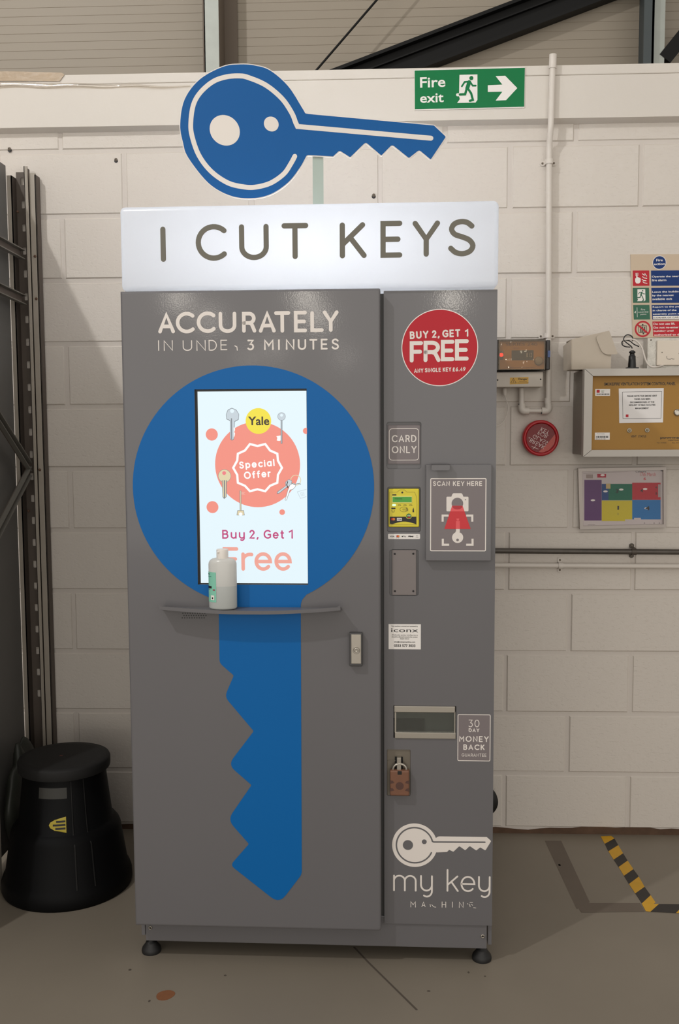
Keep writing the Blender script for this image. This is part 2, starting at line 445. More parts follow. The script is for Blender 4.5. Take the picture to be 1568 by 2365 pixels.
M_FDIRT = mat('old_tape_residue', (104, 93, 82), 0.6, vary=(9, 0.12))
M_CRACK = mat('floor_crack', (80, 71, 62), 0.9)
M_CLAD = mat('beige_cladding', (146, 136, 121), 0.5, vary=(1.2, 0.05))
M_GALV = mat('galvanised_steel', (158, 162, 156), 0.45, 0.35, vary=(20, 0.12))
M_POSTSHADE = mat('shaded_post_steel', (104, 92, 80), 0.6)  # inner side of the channel post, its shade painted in as brown-grey
M_BLKSTEEL = mat('black_painted_steel', (13, 13, 13), 0.5, bump=(60, 0.1), spec=0.2)
M_DKSTEEL = mat('dark_green_grey_steel', (58, 66, 68), 0.5, vary=(9, 0.1))
fl = lambda u, v, w: (u, v, w)

# floor
b = MB(); b.box((-5.0, 4.0), (-7.5, 0.30), (-0.12, 0.0), M_FLOOR)
def FP(px, py): p = floor_at(px, py); return np.array([p[0], p[1]])
b.flat([FP(*q) for q in ((1258, 1942), (1296, 1942), (1362, 2084), (1332, 2100))], fl, 0.0004, M_FDIRT)
b.flat([FP(*q) for q in ((1330, 2086), (1478, 2086), (1490, 2106), (1342, 2108))], fl, 0.0005, M_FDIRT)
b.ribbon([FP(818, 2188), FP(850, 2222), FP(905, 2276), FP(962, 2332)], 0.006, fl, 0.0003, M_CRACK)
for q in ((520, 2253), (990, 2289), (300, 2240), (345, 2312), (1082, 2246), (1120, 2255), (1292, 1998)):
    b.flat(circle2(FP(*q), random.uniform(0.003, 0.006), 9, random.uniform(0.003, 0.008)), fl, 0.0004, M_CRACK)
tag(b.build('floor'), 'grey sealed concrete floor', None, kind='structure')

# block wall: 440 x 215 blocks with recessed joints
LB, HB, Z0, JW = 0.4528, 0.225, 0.22856, 0.013
b = MB(); b.box((-4.2, 2.6), (0.0045, 0.15), (0.0, 2.56), M_JOINT)
def block(x0, x1, z0, z1):
    d = random.uniform(-0.0012, 0.0012); r = 0.0045
    V = [(x0, 0.005, z0), (x1, 0.005, z0), (x1, 0.005, z1), (x0, 0.005, z1)]
    V += [(x0 + 0.001, r + d, z0 + 0.001), (x1 - 0.001, r + d, z0 + 0.001), (x1 - 0.001, r + d, z1 - 0.001), (x0 + 0.001, r + d, z1 - 0.001)]
    V += [(x0 + r, d, z0 + r), (x1 - r, d, z0 + r), (x1 - r, d, z1 - r), (x0 + r, d, z1 - r)]
    b.add(V, [(0, 1, 5, 4), (1, 2, 6, 5), (2, 3, 7, 6), (3, 0, 4, 7), (4, 5, 9, 8), (5, 6, 10, 9), (6, 7, 11, 10), (7, 4, 8, 11), (8, 9, 10, 11)], M_WALL)
for k in range(0, 12):
    zt = Z0 + HB * k - JW / 2; zb = Z0 + HB * (k - 1) + JW / 2
    if k == 0: zb = 0.026
    if k == 11: zt = 2.555
    off = 0.0 if k % 2 else 0.5
    for n in range(-10, 6):
        x0 = (n + off) * LB; x1 = x0 + LB
        if x1 < -4.2 or x0 > 2.6: continue
        block(x0 + JW / 2 + random.uniform(-.002, .002), x1 - JW / 2 + random.uniform(-.002, .002), zb, zt)
# bare strip where the paint stops above the floor
xs = np.linspace(-4.2, 2.6, 170)
V = []; F = []
for i, x in enumerate(xs):
    V += [(x, 0.0035, 0.0), (x, 0.0030, 0.024 + 0.006 * math.sin(x * 9) + random.uniform(-.004, .005))]
    if i: F.append((2 * i - 2, 2 * i, 2 * i + 1, 2 * i - 1))
b.add(V, F, M_BARE)
tag(b.build('wall_back'), 'white painted concrete block wall', None, kind='structure')

# concrete beam along the top of the block wall, standing a little proud, with a chamfered underside
YBM = -0.036
ZB1 = wall(500, 165, YBM)[2]; ZF = wall(500, 287, YBM)[2]
b = MB()
pr = [(0.15, 2.5424), (0.0, 2.5424), (YBM, ZF), (YBM, 2.694), (0.15, 2.694)]
b.add([(x, y, z) for x in (-4.2, 2.6) for y, z in pr], [(0, 1, 2, 3, 4), (9, 8, 7, 6, 5)] + [(i, (i + 1) % 5, 5 + (i + 1) % 5, 5 + i) for i in range(5)], M_BAND)
b.box((-4.2, 2.6), (YBM + 0.002, 0.15), (2.696, ZB1), M_BAND, 0.004)
tag(b.build('trim_1'), 'white painted beam along the top of the block wall', None, kind='structure')

# ribbed cladding behind and above
b = MB(); V, F = [], []; z = 2.35; prof = []
while z < 3.7:
    prof += [(0.36, z), (0.36, z + 0.0280), (0.3612, z + 0.0285), (0.3612, z + 0.0305), (0.36, z + 0.0315)]; z += 0.032
for y, zz in prof: V += [(-4.2, y, zz), (2.6, y, zz)]
for i in range(len(prof) - 1): F.append((2 * i, 2 * i + 1, 2 * i + 3, 2 * i + 2))
b.add(V, F, M_CLAD); b.box((-4.2, 2.6), (0.37, 0.40), (2.35, 3.7), M_CLAD)
tag(b.build('wall_upper'), 'beige ribbed metal cladding above the block wall', None, kind='structure')

# galvanised channel post against the cladding
Yp = 0.20
xa, xb, xc = wall(471, 60, Yp)[0], wall(505, 60, Yp)[0], wall(523, 60, Yp)[0]
b = MB(); b.box((xa, xb), (Yp, Yp + 0.004), (2.4, 3.65), M_GALV); b.box((xa, xa + 0.004), (Yp, 0.355), (2.4, 3.65), M_GALV)
b.box((xb, xc + 0.02), (0.345, 0.352), (2.4, 3.65), M_POSTSHADE); b.box((xb - 0.004, xb), (Yp + .004, 0.352), (2.4, 3.65), M_POSTSHADE)
b.box((xa - 0.005, xa), (Yp - 0.001, Yp + 0.02), (2.4, 3.65), M_POSTSHADE)
tag(b.build('trim_2'), 'galvanised steel channel post in front of the beige cladding', None, kind='structure')

# black rafter: I section running up to the right
Yr = 0.295
def RP(px, py, y=Yr): return wall(px, py, y)
t0, t1 = RP(784, 152), RP(1184, 0); l0, l1 = RP(999, 148), RP(1354, 0)
d = (t1 - t0) / np.linalg.norm(t1 - t0); n = np.array([-d[2], 0, d[0]])
h = float(np.dot(t0 - l0, n))
def SP(base, s, off, y): p = base + d * s + n * off; return (p[0], y, p[2])
b = MB()
def slab(o0, o1, y0, y1, m):
    V = [SP(l0, s, o, y) for s in (-0.9, 1.6) for o in (o0, o1) for y in (y0, y1)]
    b.add(V, [(0, 1, 3, 2), (4, 6, 7, 5), (0, 4, 5, 1), (2, 3, 7, 6), (0, 2, 6, 4), (1, 5, 7, 3)], m)
slab(h - 0.012, h, Yr, Yr + 0.062, M_BLKSTEEL); slab(0.0, 0.012, Yr, Yr + 0.062, M_BLKSTEEL); slab(0.012, h - 0.012, Yr + 0.034, Yr + 0.044, M_BLKSTEEL)
slab(h * 0.60, h * 0.64, Yr + 0.015, Yr + 0.035, M_BLKSTEEL)
tag(b.build('trim_3'), 'black steel rafter rising to the right above the fire exit sign', None, kind='structure')

# steel column at the right, and the brace behind it
Yc = 0.17
x0, x1, x2 = wall(1487, 60, Yc)[0], wall(1511, 60, Yc)[0], wall(1541, 60, Yc)[0]
b = MB(); b.box((x0, x1), (Yc, Yc + 0.012), (2.4, 3.65), M_DKSTEEL); b.box((x1 - 0.004, x2), (Yc + 0.03, Yc + 0.04), (2.4, 3.65), M_GALV)
b.box((x1 - 0.008, x1), (Yc, 0.355), (2.4, 3.65), M_DKSTEEL)
tag(b.build('trim_4'), 'dark steel column at the right above the wall', None, kind='structure')
b = MB(); b.beam(wall(1532, 140, 0.22), wall(1600, 55, 0.22), 0.05, 0.045, M_BLKSTEEL, (0, 1, 0))
tag(b.build('trim_5'), 'dark brace beside the right steel column', None, kind='structure')
b = MB(); p0, p1 = wall(735, 157, 0.25), wall(870, 0, 0.25); e = p1 - p0
b.tube([p0 - e * 0.3, p1 + e * 0.6], 0.0042, M_BLKSTEEL, 8)
tag(b.build('trim_6'), 'thin black tie rod across the cladding', None, kind='structure')

# ================================================================== the key cutting machine
M_GREY = mat('grey_powder_coat', (100, 98, 100), 0.45, bump=(260, 0.022, 2), vary=(3, 0.03), coat=0.40, spec=0.35)
M_GREYD = mat('grey_powder_coat_dark', (70, 69, 69), 0.45)
M_STK = mat('grey_brown_sticker', (118, 109, 110), 0.4)
M_BLUE = mat('blue_vinyl', (4, 97, 166), 0.42, vary=(4, 0.03), spec=0.2)
M_LETTER = mat('pale_vinyl_lettering', (226, 218, 211), 0.45)
M_WHITE = mat('white_sticker', (232, 227, 222), 0.45)
M_BLACK = mat('black_plastic', (16, 16, 17), 0.4)
M_INK = mat('black_ink', (24, 22, 24), 0.5)
M_RED = mat('red_sticker', (182, 30, 44), 0.42, bump=(60, 0.05), spec=0.25)
M_STEEL = mat('brushed_steel', (176, 170, 160), 0.32, 0.85)
M_BOXLET = mat('olive_grey_lettering', (104, 100, 88), 0.5)
M_RUBBER = mat('black_rubber', (22, 21, 21), 0.55)
MACH = thing('key_cutting_machine', 'tall grey key cutting machine with blue key graphic and lit I CUT KEYS header', 'vending machine', MO)
MACH.rotation_euler = (0, 0, MYAW)
def mfr(y=0.0): return lambda u, v, w: (u, y - w, v)
ZT, ZBOT, UD = 1.8640, 0.1140, 0.6888
YP = 0.040                                           # face of the right-hand panel

# cabinet, plinth, feet
b = MB()
b.box((0.006, 0.990), (0.062, 0.80), (0.112, 1.858), M_GREY, 0.004)
b.box((UD - 0.01, 0.705), (0.050, 0.066), (0.112, 1.856), M_GREYD)
b.build('cabinet', MACH)
b = MB()
pl = F2(337, 2172, 0.045); pr = F2(1124, 2196, 0.045)
b.box((pl[0], pr[0]), (0.045, 0.060), (0.046, 0.135), M_GREY, 0.0015)
b.box((pl[0] - 0.014, pl[0] - 0.003), (0.052, 0.78), (0.058, 0.135), M_GREY, 0.001)
b.box((pr[0] + 0.003, pr[0] + 0.014), (0.052, 0.78), (0.054, 0.135), M_GREY, 0.001)
b.box((pl[0], pr[0]), (0.76, 0.775), (0.046, 0.135), M_GREY)
pn = b.build('plinth', MACH)
for px, py in ((347.5, 2142), (1114.5, 2161.5)):
    c = F2(px, py, 0.045); b = MB()
    b.lathe([(0.0056, 0.0), (0.0056, 0.003), (0.0045, 0.004), (0.003, 0.004), (0.003, 0.001)], (c[0], 0.045, c[1]), M_STEEL, 20, '-y')
    b.lathe([(0.0031, 0.0), (0.0031, 0.0012)], (c[0], 0.045, c[1]), M_BLACK, 12, '-y'); b.build('bolt', pn)
for u, y in ((0.026, 0.072), (0.972, 0.074), (0.05, 0.72), (0.95, 0.72)):
    b = MB(); b.lathe([(0.027, 0.0), (0.028, 0.006), (0.026, 0.014), (0.016, 0.027), (0.0155, 0.030), (0.009, 0.032), (0.009, 0.050)], (u, y, 0.0), M_RUBBER, 28)
    b.build('foot', MACH)

# door: a hollow-fronted slab with an opening for the screen
so = boxpx(F2, 453, 898.5, 710, 1350.5, 0.0)
door_out = fillet([(0.0, ZBOT), (UD, ZBOT), (UD, ZT), (0.0, ZT)], [0.002, 0.007, 0.005, 0.002], 4)
b = MB()
shole = rect2(*so)
b.prism([np.array(p) for p in door_out], mfr(), -0.036, -0.006, M_GREY, holes=[shole])
# rounded front edge, stepping in to the face
ins = 0.006
def inset(poly, k): c = np.array([UD / 2, (ZT + ZBOT) / 2]); return [np.array([p[0] + (k if p[0] < c[0] else -k), p[1] + (k if p[1] < c[1] else -k)]) for p in poly]
prev = (door_out, -0.006)
for a in (30, 60, 90):
    kk = ins * (1 - math.cos(math.radians(a))); ww = -0.006 + ins * math.sin(math.radians(a))
    cur = (inset(door_out, kk), ww); n = len(door_out); fr = mfr()
    b.add([fr(p[0], p[1], prev[1]) for p in prev[0]] + [fr(p[0], p[1], cur[1]) for p in cur[0]],
          [(i, (i + 1) % n, n + (i + 1) % n, n + i) for i in range(n)], M_GREY, True)
    prev = cur
b.prism(prev[0], mfr(), -0.0055, 0.0, M_GREY, holes=[shole])
DOOR = b.build('door', MACH)

# blue key graphic on the door
cc = F2(583.5, 1125); rr_u = (F2(862, 1125)[0] - F2(305, 1125)[0]) / 2; rr_v = (F2(583, 844)[1] - cc[1])
neckL, neckR = F2(505, 1400)[0], F2(694.5, 1400)[0]
aR = -math.acos((neckR + 0.016 - cc[0]) / rr_u); aL = PI + math.acos(min(1, (cc[0] - neckL) / rr_u))
arc = [np.array([cc[0] + rr_u * math.cos(aR + (aL - aR) * i / 96), cc[1] + rr_v * math.sin(aR + (aL - aR) * i / 96)]) for i in range(97)]
teeth = [(505, 1531), (540, 1560), (519, 1609), (586, 1688.5), (527, 1766), (581, 1813), (526, 1893), (575, 1949), (532, 1998), (645, 2087), (698, 2019)]
tp = [F2(*q) for q in teeth]; tp[0][0] = neckL; tp[-1][0] = F2(697, 2019)[0]
right_top = [np.array([F2(695, 1500)[0], F2(695, 1500)[1]]), np.array([neckR, F2(695, 1396)[1]]), np.array([neckR + 0.004, F2(695, 1385)[1]])]
low = fillet([arc[-1], np.array([neckL, F2(505, 1420)[1]])] + tp + right_top + [arc[0]], [0, .003, .010, .004, .016, .004, .024, .004, .024, .004, .014, .030, .010, 0, .006, 0, 0], 5)
key = list(arc[1:-1]) + [p for p in low]
b = MB(); b.prism(key, mfr(), 0.0, 0.0009, M_BLUE, holes=[shole]); b.build('key_graphic', DOOR)

# headline lettering
b = MB(); fr = mfr()
z3 = Z(270, 450, 2.4889)
def letters(mb, zf, rows, wt, m, w, fr, y=0.0):
    for ch, x0, y0, x1, y1 in rows:
        a = F2(*zf(x0, y1), y); c = F2(*zf(x1, y0), y)
        mb.glyph(ch, (a[0], a[1], c[0], c[1]), wt, fr, w, m)
PXM = 1 / 867.0
letters(b, z3, [('A', 238, 677, 332, 797), ('C', 340, 672, 446, 797), ('C', 460, 670, 566, 795), ('U', 586, 672, 686, 795), ('R', 720, 672, 800, 793),
                ('A', 816, 670, 912, 793), ('T', 905, 668, 996, 793), ('E', 1018, 666, 1092, 791), ('L', 1112, 668, 1188, 789), ('Y', 1184, 664, 1274, 788)], 21 / 2.489 * PXM, M_LETTER, 0.0006, fr)
letters(b, z3, [('I', 236, 836, 244, 897), ('N', 270, 836, 321, 897), ('U', 379, 836, 432, 897), ('N', 458, 835, 510, 897), ('D', 528, 834, 574, 896), ('E', 596, 833, 634, 893)], 5.5 / 2.489 * PXM, M_LETTER, 0.0006, fr)
a = [F2(*z3(*q)) for q in ((678, 868), (690, 874), (692, 893))]; b.ribbon(a, 5 / 2.489 * PXM, fr, 0.0006, M_LETTER)
letters(b, z3, [('3', 750, 832, 788, 894), ('M', 846, 831, 901, 893), ('I', 926, 830, 937, 893), ('N', 971, 829, 1021, 892), ('U', 1040, 829, 1088, 892),
                ('T', 1106, 828, 1152, 891), ('E', 1172, 827, 1211, 890), ('S', 1234, 826, 1276, 890)], 10 / 2.489 * PXM, M_LETTER, 0.0006, fr)
b.build('headline_lettering', DOOR)

# speaker holes under the left end of the shelf
b = MB(); zs = Z(340, 1340, 3.0154)
for r in range(3):
    for k in range(10):
        p = F2(*zs(248 + 17.0 * k + (8 if r == 1 else 0) - (4 if r == 2 else 0), 230 + 16 * r)); b.flat(circle2(p, 0.0018, 8), fr, 0.0004, M_BLACK)
b.build('speaker_grille', DOOR)

# door lock
b = MB()
q = boxpx(F2, 807, 1459, 837.5, 1536); b.box((q[0], q[2]), (-0.017, -0.0002), (q[1], q[3]), M_GREYD, 0.003)
q2 = boxpx(F2, 811, 1465, 834, 1533, -0.017)
b.box((q2[0], q2[2]), (-0.0185, -0.016), (q2[1], q2[3]), M_STEEL, 0.001)
c = F2(823, 1501.5, -0.0185); b.lathe([(0.0098, 0.0), (0.0098, 0.002), (0.008, 0.0026), (0.008, 0.0016), (0.0055, 0.0016), (0.0055, 0.0036), (0.003, 0.0036), (0.003, 0.001)], (c[0], -0.0185, c[1]), M_STEEL, 28, '-y')
b.build('door_lock', DOOR)

# screen
M_SW = emis('screen_white', (226, 243, 250)); M_SP = emis('screen_coral', (239, 141, 125)); M_SPI = emis('screen_pink', (236, 122, 128))
M_SY = emis('screen_yellow', (240, 222, 60)); M_SK = emis('screen_black', (40, 26, 16)); M_SWW = emis('screen_paper', (248, 252, 250))
M_SM = emis('screen_magenta', (190, 60, 120)); M_SF = emis('screen_peach', (237, 164, 149)); M_SG = emis('screen_silver', (196, 208, 216)); M_SGD = emis('screen_dark_silver', (118, 124, 130))
M_SB = emis('screen_brass', (222, 208, 168))
YS = 0.009
SCR = bpy.data.objects.new('screen', None); COL.objects.link(SCR); SCR.parent = MACH
b = MB()
di = boxpx(F2, 460, 903.5, 709.3, 1347.0, YS)
b.prism(rect2(so[0] - .004, so[1] - .004, so[2] + .004, so[3] + .004), mfr(YS), -0.012, 0.0, M_BLACK, holes=[rect2(*di)])
b.build('bezel', SCR)
b = MB(); fs = mfr(YS)
b.box((di[0] - .001, di[2] + .001), (YS + 0.0005, YS + 0.006), (di[1] - .001, di[3] + .001), M_BLACK)
b.flat(rect2(*di), fs, 0.0, M_SW)
z5 = Z(440, 880, 4.3)
def S(x, y): return F2(*z5(x, y), YS)
def SBX(x0, y0, x1, y1): a, c = S(x0, y1), S(x1, y0); return (a[0], a[1], c[0], c[1])
def disc(x, y, r, m, w, n=48):
    c = S(x, y); b.flat(circle2(c, S(x + r, y)[0] - c[0], n), fs, w, m)
disc(665, 830, 423, M_SP, 0.0002, 72)
for x, y, r in ((211, 531, 60), (218, 1252, 59), (910, 1302, 28)): disc(x, y, r, M_SP, 0.0002, 32)
hp = [S(1157 , 527), S(1157, 463)] ; c = S(1147, 495); r0 = S(1147 + 31, 495)[0] - c[0]
b.flat([c + r0 * np.array([math.cos(t), math.sin(t)]) for t in np.linspace(math.radians(72), math.radians(288), 24)], fs, 0.0002, M_SP)
disc(674, 397, 127, M_SY, 0.0005, 56)
b.font('Yale', SBX(572, 352, 782, 440), fs, 0.0008, M_SK, bold=0.022)
star = [(590, 626), (665, 645), (742, 626), (790, 690), (862, 722), (868, 790), (908, 862), (868, 932), (862, 1010), (790, 1040), (742, 1094), (665, 1075), (590, 1094), (540, 1040), (470, 1010), (464, 932), (424, 862), (464, 790), (470, 722), (540, 690)]
b.ribbon([S(*q) for q in star], 22 / 4.3 * PXM, fs, 0.0005, M_SWW, closed=True)
p0, p1 = S(487, 872), S(838, 845); b.word('Special', p0[0], p0[1], p0[0] + (p1[0] - p0[0]), 72 / 4.3 * PXM, 14 / 4.3 * PXM, fs, 0.0005, M_SWW, math.atan2(p1[1] - p0[1], p1[0] - p0[0]))
p0, p1 = S(534, 975), S(800, 952); b.word('Offer', p0[0], p0[1], p0[0] + (p1[0] - p0[0]), 74 / 4.3 * PXM, 14 / 4.3 * PXM, fs, 0.0005, M_SWW, math.atan2(p1[1] - p0[1], p1[0] - p0[0]))
def line(s, x0, x1, ybl, cap, wt, m, zfun=S, fr=fs, w=0.0005, mb=None, k=4.3):
    p0, p1 = zfun(x0, ybl), zfun(x1, ybl)
    (mb or b).word(s, p0[0], p0[1], p1[0], zfun(x0, ybl - cap)[1] - p0[1], wt / k * PXM, fr, w, m)
line('Buy', 315, 540, 1566, 88, 15, M_SM); line('2,', 585, 676, 1566, 88, 15, M_SM); line('Get', 726, 930, 1566, 88, 15, M_SM)
b.glyph('1', SBX(975, 1476, 1016, 1566), 15 / 4.3 * PXM, fs, 0.0005, M_SM)
b.glyph('F', SBX(322, 1650, 474, 1884), 36 / 4.3 * PXM, fs, 0.0005, M_SF)
b.glyph('r', SBX(506, 1702, 624, 1884), 36 / 4.3 * PXM, fs, 0.0005, M_SF)
b.glyph('e', SBX(636, 1700, 808, 1884), 36 / 4.3 * PXM, fs, 0.0005, M_SF); b.glyph('e', SBX(834, 1700, 1004, 1884), 36 / 4.3 * PXM, fs, 0.0005, M_SF)
# pictured keys
def poly(pts, m, w, r=0.0):
    q = [S(*p) for p in pts]; b.flat(fillet(q, r) if r else q, fs, w, m)
poly([(352, 330), (370, 285), (410, 266), (455, 285), (483, 330), (478, 385), (440, 405), (432, 580), (410, 592), (392, 575), (392, 395), (356, 380)], M_SGD, 0.00055, 0.002)
poly([(356, 330), (374, 289), (410, 271), (452, 289), (479, 330), (474, 380), (436, 400), (428, 575), (410, 586), (396, 572), (396, 390), (360, 376)], M_SG, 0.0006, 0.002)
poly([(402, 370), (412, 370), (414, 580), (404, 580)], M_SGD, 0.0007); disc(413, 297, 20, M_SW, 0.0007, 20)
poly([(440, 462), (428, 462), (430, 560), (438, 545), (442, 520), (434, 505), (442, 488)], M_SWW, 0.0007)
disc(904, 352, 40, M_SGD, 0.0005, 30); disc(904, 352, 37, M_SG, 0.0006, 30); disc(904, 340, 14, M_SW, 0.0007, 16)
poly([(896, 388), (912, 388), (912, 622), (896, 622)], M_SGD, 0.0006); poly([(902, 392), (906, 392), (906, 618), (902, 618)], M_SG, 0.0007)
poly([(896, 540), (872, 545), (852, 548), (862, 565), (856, 590), (880, 595), (896, 590)], M_SWW, 0.0006)
disc(338, 942, 64, M_SGD, 0.0005, 40); disc(338, 942, 61, M_SB, 0.0006, 40); disc(334, 914, 19, M_SPI, 0.0007, 20)
poly([(312, 985), (360, 985), (358, 1150), (334, 1172), (318, 1150)], M_SGD, 0.00065); poly([(318, 985), (330, 985), (332, 1160), (322, 1145)], M_SB, 0.0007); poly([(342, 985), (352, 985), (352, 1150), (344, 1155)], M_SB, 0.0007)
poly([(488, 1088), (504, 1088), (506, 1285), (490, 1285)], M_SGD, 0.0006); poly([(493, 1090), (500, 1090), (502, 1283), (495, 1283)], M_SB, 0.0007)
poly([(504, 1098), (548, 1104), (530, 1116), (546, 1130), (504, 1128)], M_SF, 0.0006)
poly([(466, 1283), (530, 1283), (538, 1334), (458, 1334)], M_SGD, 0.0006, 0.001); poly([(470, 1287), (526, 1287), (534, 1330), (463, 1330)], M_SB, 0.0007, 0.001); disc(498, 1322, 18, M_SWW, 0.0008, 16)
b.ribbon([S(1045 + 50 * math.cos(t), 985 + 50 * math.sin(t)) for t in np.linspace(0, 2 * PI, 33)[:-1]], 7 / 4.3 * PXM, fs, 0.0006, M_SB, closed=True)
poly([(940, 1005), (975, 975), (1010, 990), (1000, 1035), (965, 1050), (880, 1118), (856, 1120), (860, 1100), (945, 1040)], M_SGD, 0.00065, 0.002)
poly([(944, 1007), (975, 979), (1006, 992), (997, 1032), (962, 1046), (878, 1113), (862, 1114), (866, 1102), (949, 1040)], M_SG, 0.0007, 0.002)
poly([(985, 1030), (1030, 1010), (1048, 1045), (1015, 1080), (990, 1082), (955, 1185), (936, 1185), (966, 1080)], M_SGD, 0.00072, 0.002)
poly([(989, 1032), (1028, 1014), (1044, 1044), (1013, 1076), (987, 1078), (952, 1181), (941, 1181), (970, 1080)], M_SWW, 0.00078, 0.002)
b.ribbon([S(*q) for q in ((965, 1000), (955, 1030), (968, 1060))], 9 / 4.3 * PXM, fs, 0.0009, M_SK)
b.ribbon([S(*q) for q in ((1005, 1012), (1030, 1028), (1070, 1018), (1094, 1024))], 6 / 4.3 * PXM, fs, 0.0009, M_SGD)
b.ribbon([S(*q) for q in ((1150, 1075), (1060, 1100), (1092, 1166), (1150, 1148))], 5 / 4.3 * PXM, fs, 0.0006, M_SG)
for q in (((1092, 1110), (1122, 1102)), ((1122, 1102), (1130, 1135)), ((1130, 1135), (1100, 1142)), ((1100, 1142), (1092, 1110)), ((1107, 1106), (1114, 1138)), ((1096, 1126), (1126, 1118))):
    b.ribbon([S(*e) for e in q], 3 / 4.3 * PXM, fs, 0.0006, M_SG)
b.build('display', SCR)

# shelf: bowed lip below the screen
b = MB()
uL, uR = F2(377, 1402)[0], F2(788, 1402)[0]; zS = F2(583, 1402)[1]
n = 28; V, F = [], []
for i in range(n + 1):
    t = i / n; u = uL + (uR - uL) * t; s = abs(2 * t - 1)
    dpt = 0.056 - 0.010 * s ** 3; up = 0.0100 * max(0.0, (s - 0.15) / 0.85) ** 1.5    # the front edge sweeps up towards the ends
    V += [(u, 0.0, zS), (u, -dpt, zS + up), (u, -dpt, zS + up - 0.0095), (u, 0.0, zS - 0.0105)]
for i in range(n):
    o = 4 * i
    for a, c in ((0, 1), (1, 2), (2, 3), (3, 0)): F.append((o + a, o + 4 + a, o + 4 + c, o + c))
F += [(0, 3, 2, 1), (4 * n, 4 * n + 1, 4 * n + 2, 4 * n + 3)]
b.add(V, F, M_GREY)
for u, sg in ((uL, 1), (uR, -1)):
    b.add([(u, -0.030, zS + .004), (u, -0.046, zS + 0.010), (u, -0.046, zS + 0.014), (u + sg * .010, -0.0465, zS + .0095), (u + sg * 0.0035, -0.030, zS + .004)], [(0, 1, 2), (2, 1, 3), (0, 2, 4), (4, 2, 3)], M_GREY)
b.build('shelf', MACH)

# right-hand panel with real openings
p_ur, p_zb, p_zt = 0.9965, 0.1165, 1.8618
u0p = F2(886.5, 1200, YP)[0]
hA = rect2(*boxpx(F2, 892.5, 974, 973, 1083, YP), 0.008)
hB = rect2(*boxpx(F2, 893.5, 1124, 972, 1229, YP), 0.008)
hC = rect2(*boxpx(F2, 899, 1269, 967, 1376, YP), 0.008)
hD = rect2(*boxpx(F2, 908.5, 1630, 1053.5, 1705, YP), 0.001)
hE = rect2(*boxpx(F2, 893.5, 1731, 948, 1838, YP), 0.004)
b = MB()
b.prism([np.array(q) for q in fillet([(u0p, p_zb), (p_ur, p_zb), (p_ur, p_zt), (u0p, p_zt)], [.001, .001, .001, .003])], mfr(YP), -0.02, 0.0, M_GREY, holes=[hA, hB, hC, hD, hE])
# backs of the shallow recesses
for hh, dp in ((hA, 0.010), (hB, 0.012), (hC, 0.006), (hE, 0.008)):
    b.flat(hh, mfr(YP), -dp, M_GREY)
b.build('side_panel', MACH)

fp = mfr(YP)
def PX(zf): return lambda x, y: F2(*zf(x, y), YP)
# red offer sticker
zr = Z(900, 690, 6.817); SR = PX(zr); b = MB()
c = SR(787, 770); r0 = (SR(1391, 770)[0] - SR(183, 770)[0]) / 2
b.flat(circle2(c, r0, 80), fp, 0.0004, M_WHITE); b.flat(circle2(c, r0 - 0.0022, 80), fp, 0.0006, M_RED)
def rowr(s, x0, ya, x1, yb, cap, wt, w=0.0009):
    p0, p1 = SR(x0, ya), SR(x1, yb); b.word(s, p0[0], p0[1], p0[0] + float(np.linalg.norm(p1 - p0)), cap / 6.817 * PXM, wt / 6.817 * PXM, fp, w, M_LETTER, math.atan2(p1[1] - p0[1], p1[0] - p0[0]))
rowr('BUY', 318, 636, 612, 622, 118, 25); rowr('2,', 666, 618, 786, 613, 118, 25); rowr('GET', 828, 610, 1112, 600, 118, 25)
p = SR(1183, 598); q = SR(1238, 478); b.glyph('1', (p[0], p[1], q[0], q[1]), 25 / 6.817 * PXM, fp, 0.0009, M_LETTER)
for ch, x0, y0, x1, y1 in (('F', 314, 666, 524, 1004), ('R', 532, 660, 800, 998), ('E', 804, 646, 1018, 985), ('E', 1026, 636, 1244, 975)):
    p, q = SR(x0, y1), SR(x1, y0); b.glyph(ch, (p[0], p[1], q[0], q[1]), 62 / 6.817 * PXM, fp, 0.0009, M_LETTER)
rowr('ANY', 384, 1168, 530, 1164, 66, 13); rowr('SINGLE', 554, 1160, 806, 1152, 66, 13); rowr('KEY', 836, 1150, 970, 1144, 66, 13); rowr('£6.49', 990, 1146, 1194, 1138, 64, 13)
b.build('red_offer_sticker', MACH)['label'] = 'round red sticker with buy two get one free offer'

# card only sticker inside its recess
zc = Z(880, 960, 5.375); fA = mfr(YP + 0.010)
SA = lambda x, y: F2(*zc(x, y), YP + 0.010)
def SAB(x0, y0, x1, y1): a, c = SA(x0, y1), SA(x1, y0); return (a[0], a[1], c[0], c[1])
b = MB(); q = SAB(84, 115, 486, 600); b.box((q[0], q[2]), (YP + 0.0075, YP + 0.0099), (q[1], q[3]), M_STK, 0.001)
fA2 = mfr(YP + 0.0075)
bx = SAB(97, 156, 471, 556); b.ribbon(rect2(bx[0] + .001, bx[1] + .001, bx[2] - .001, bx[3] - .001, 0.009), 0.0017, fA2, 0.0003, M_LETTER, closed=True)
for s, x0, x1, yb in (('CARD', 133, 438, 330), ('ONLY', 133, 440, 466)):
    p0, p1 = SA(x0, yb), SA(x1, yb); b.word(s, p0[0], p0[1], p1[0], 90 / 5.375 * PXM, 14 / 5.375 * PXM, fA2, 0.0004, M_LETTER)
q = SAB(80, 602, 492, 608); b.box((q[0], q[2]), (YP + 0.0085, YP + 0.0099), (q[1], q[3]), M_GREY)
b.build('card_only_sticker', MACH)

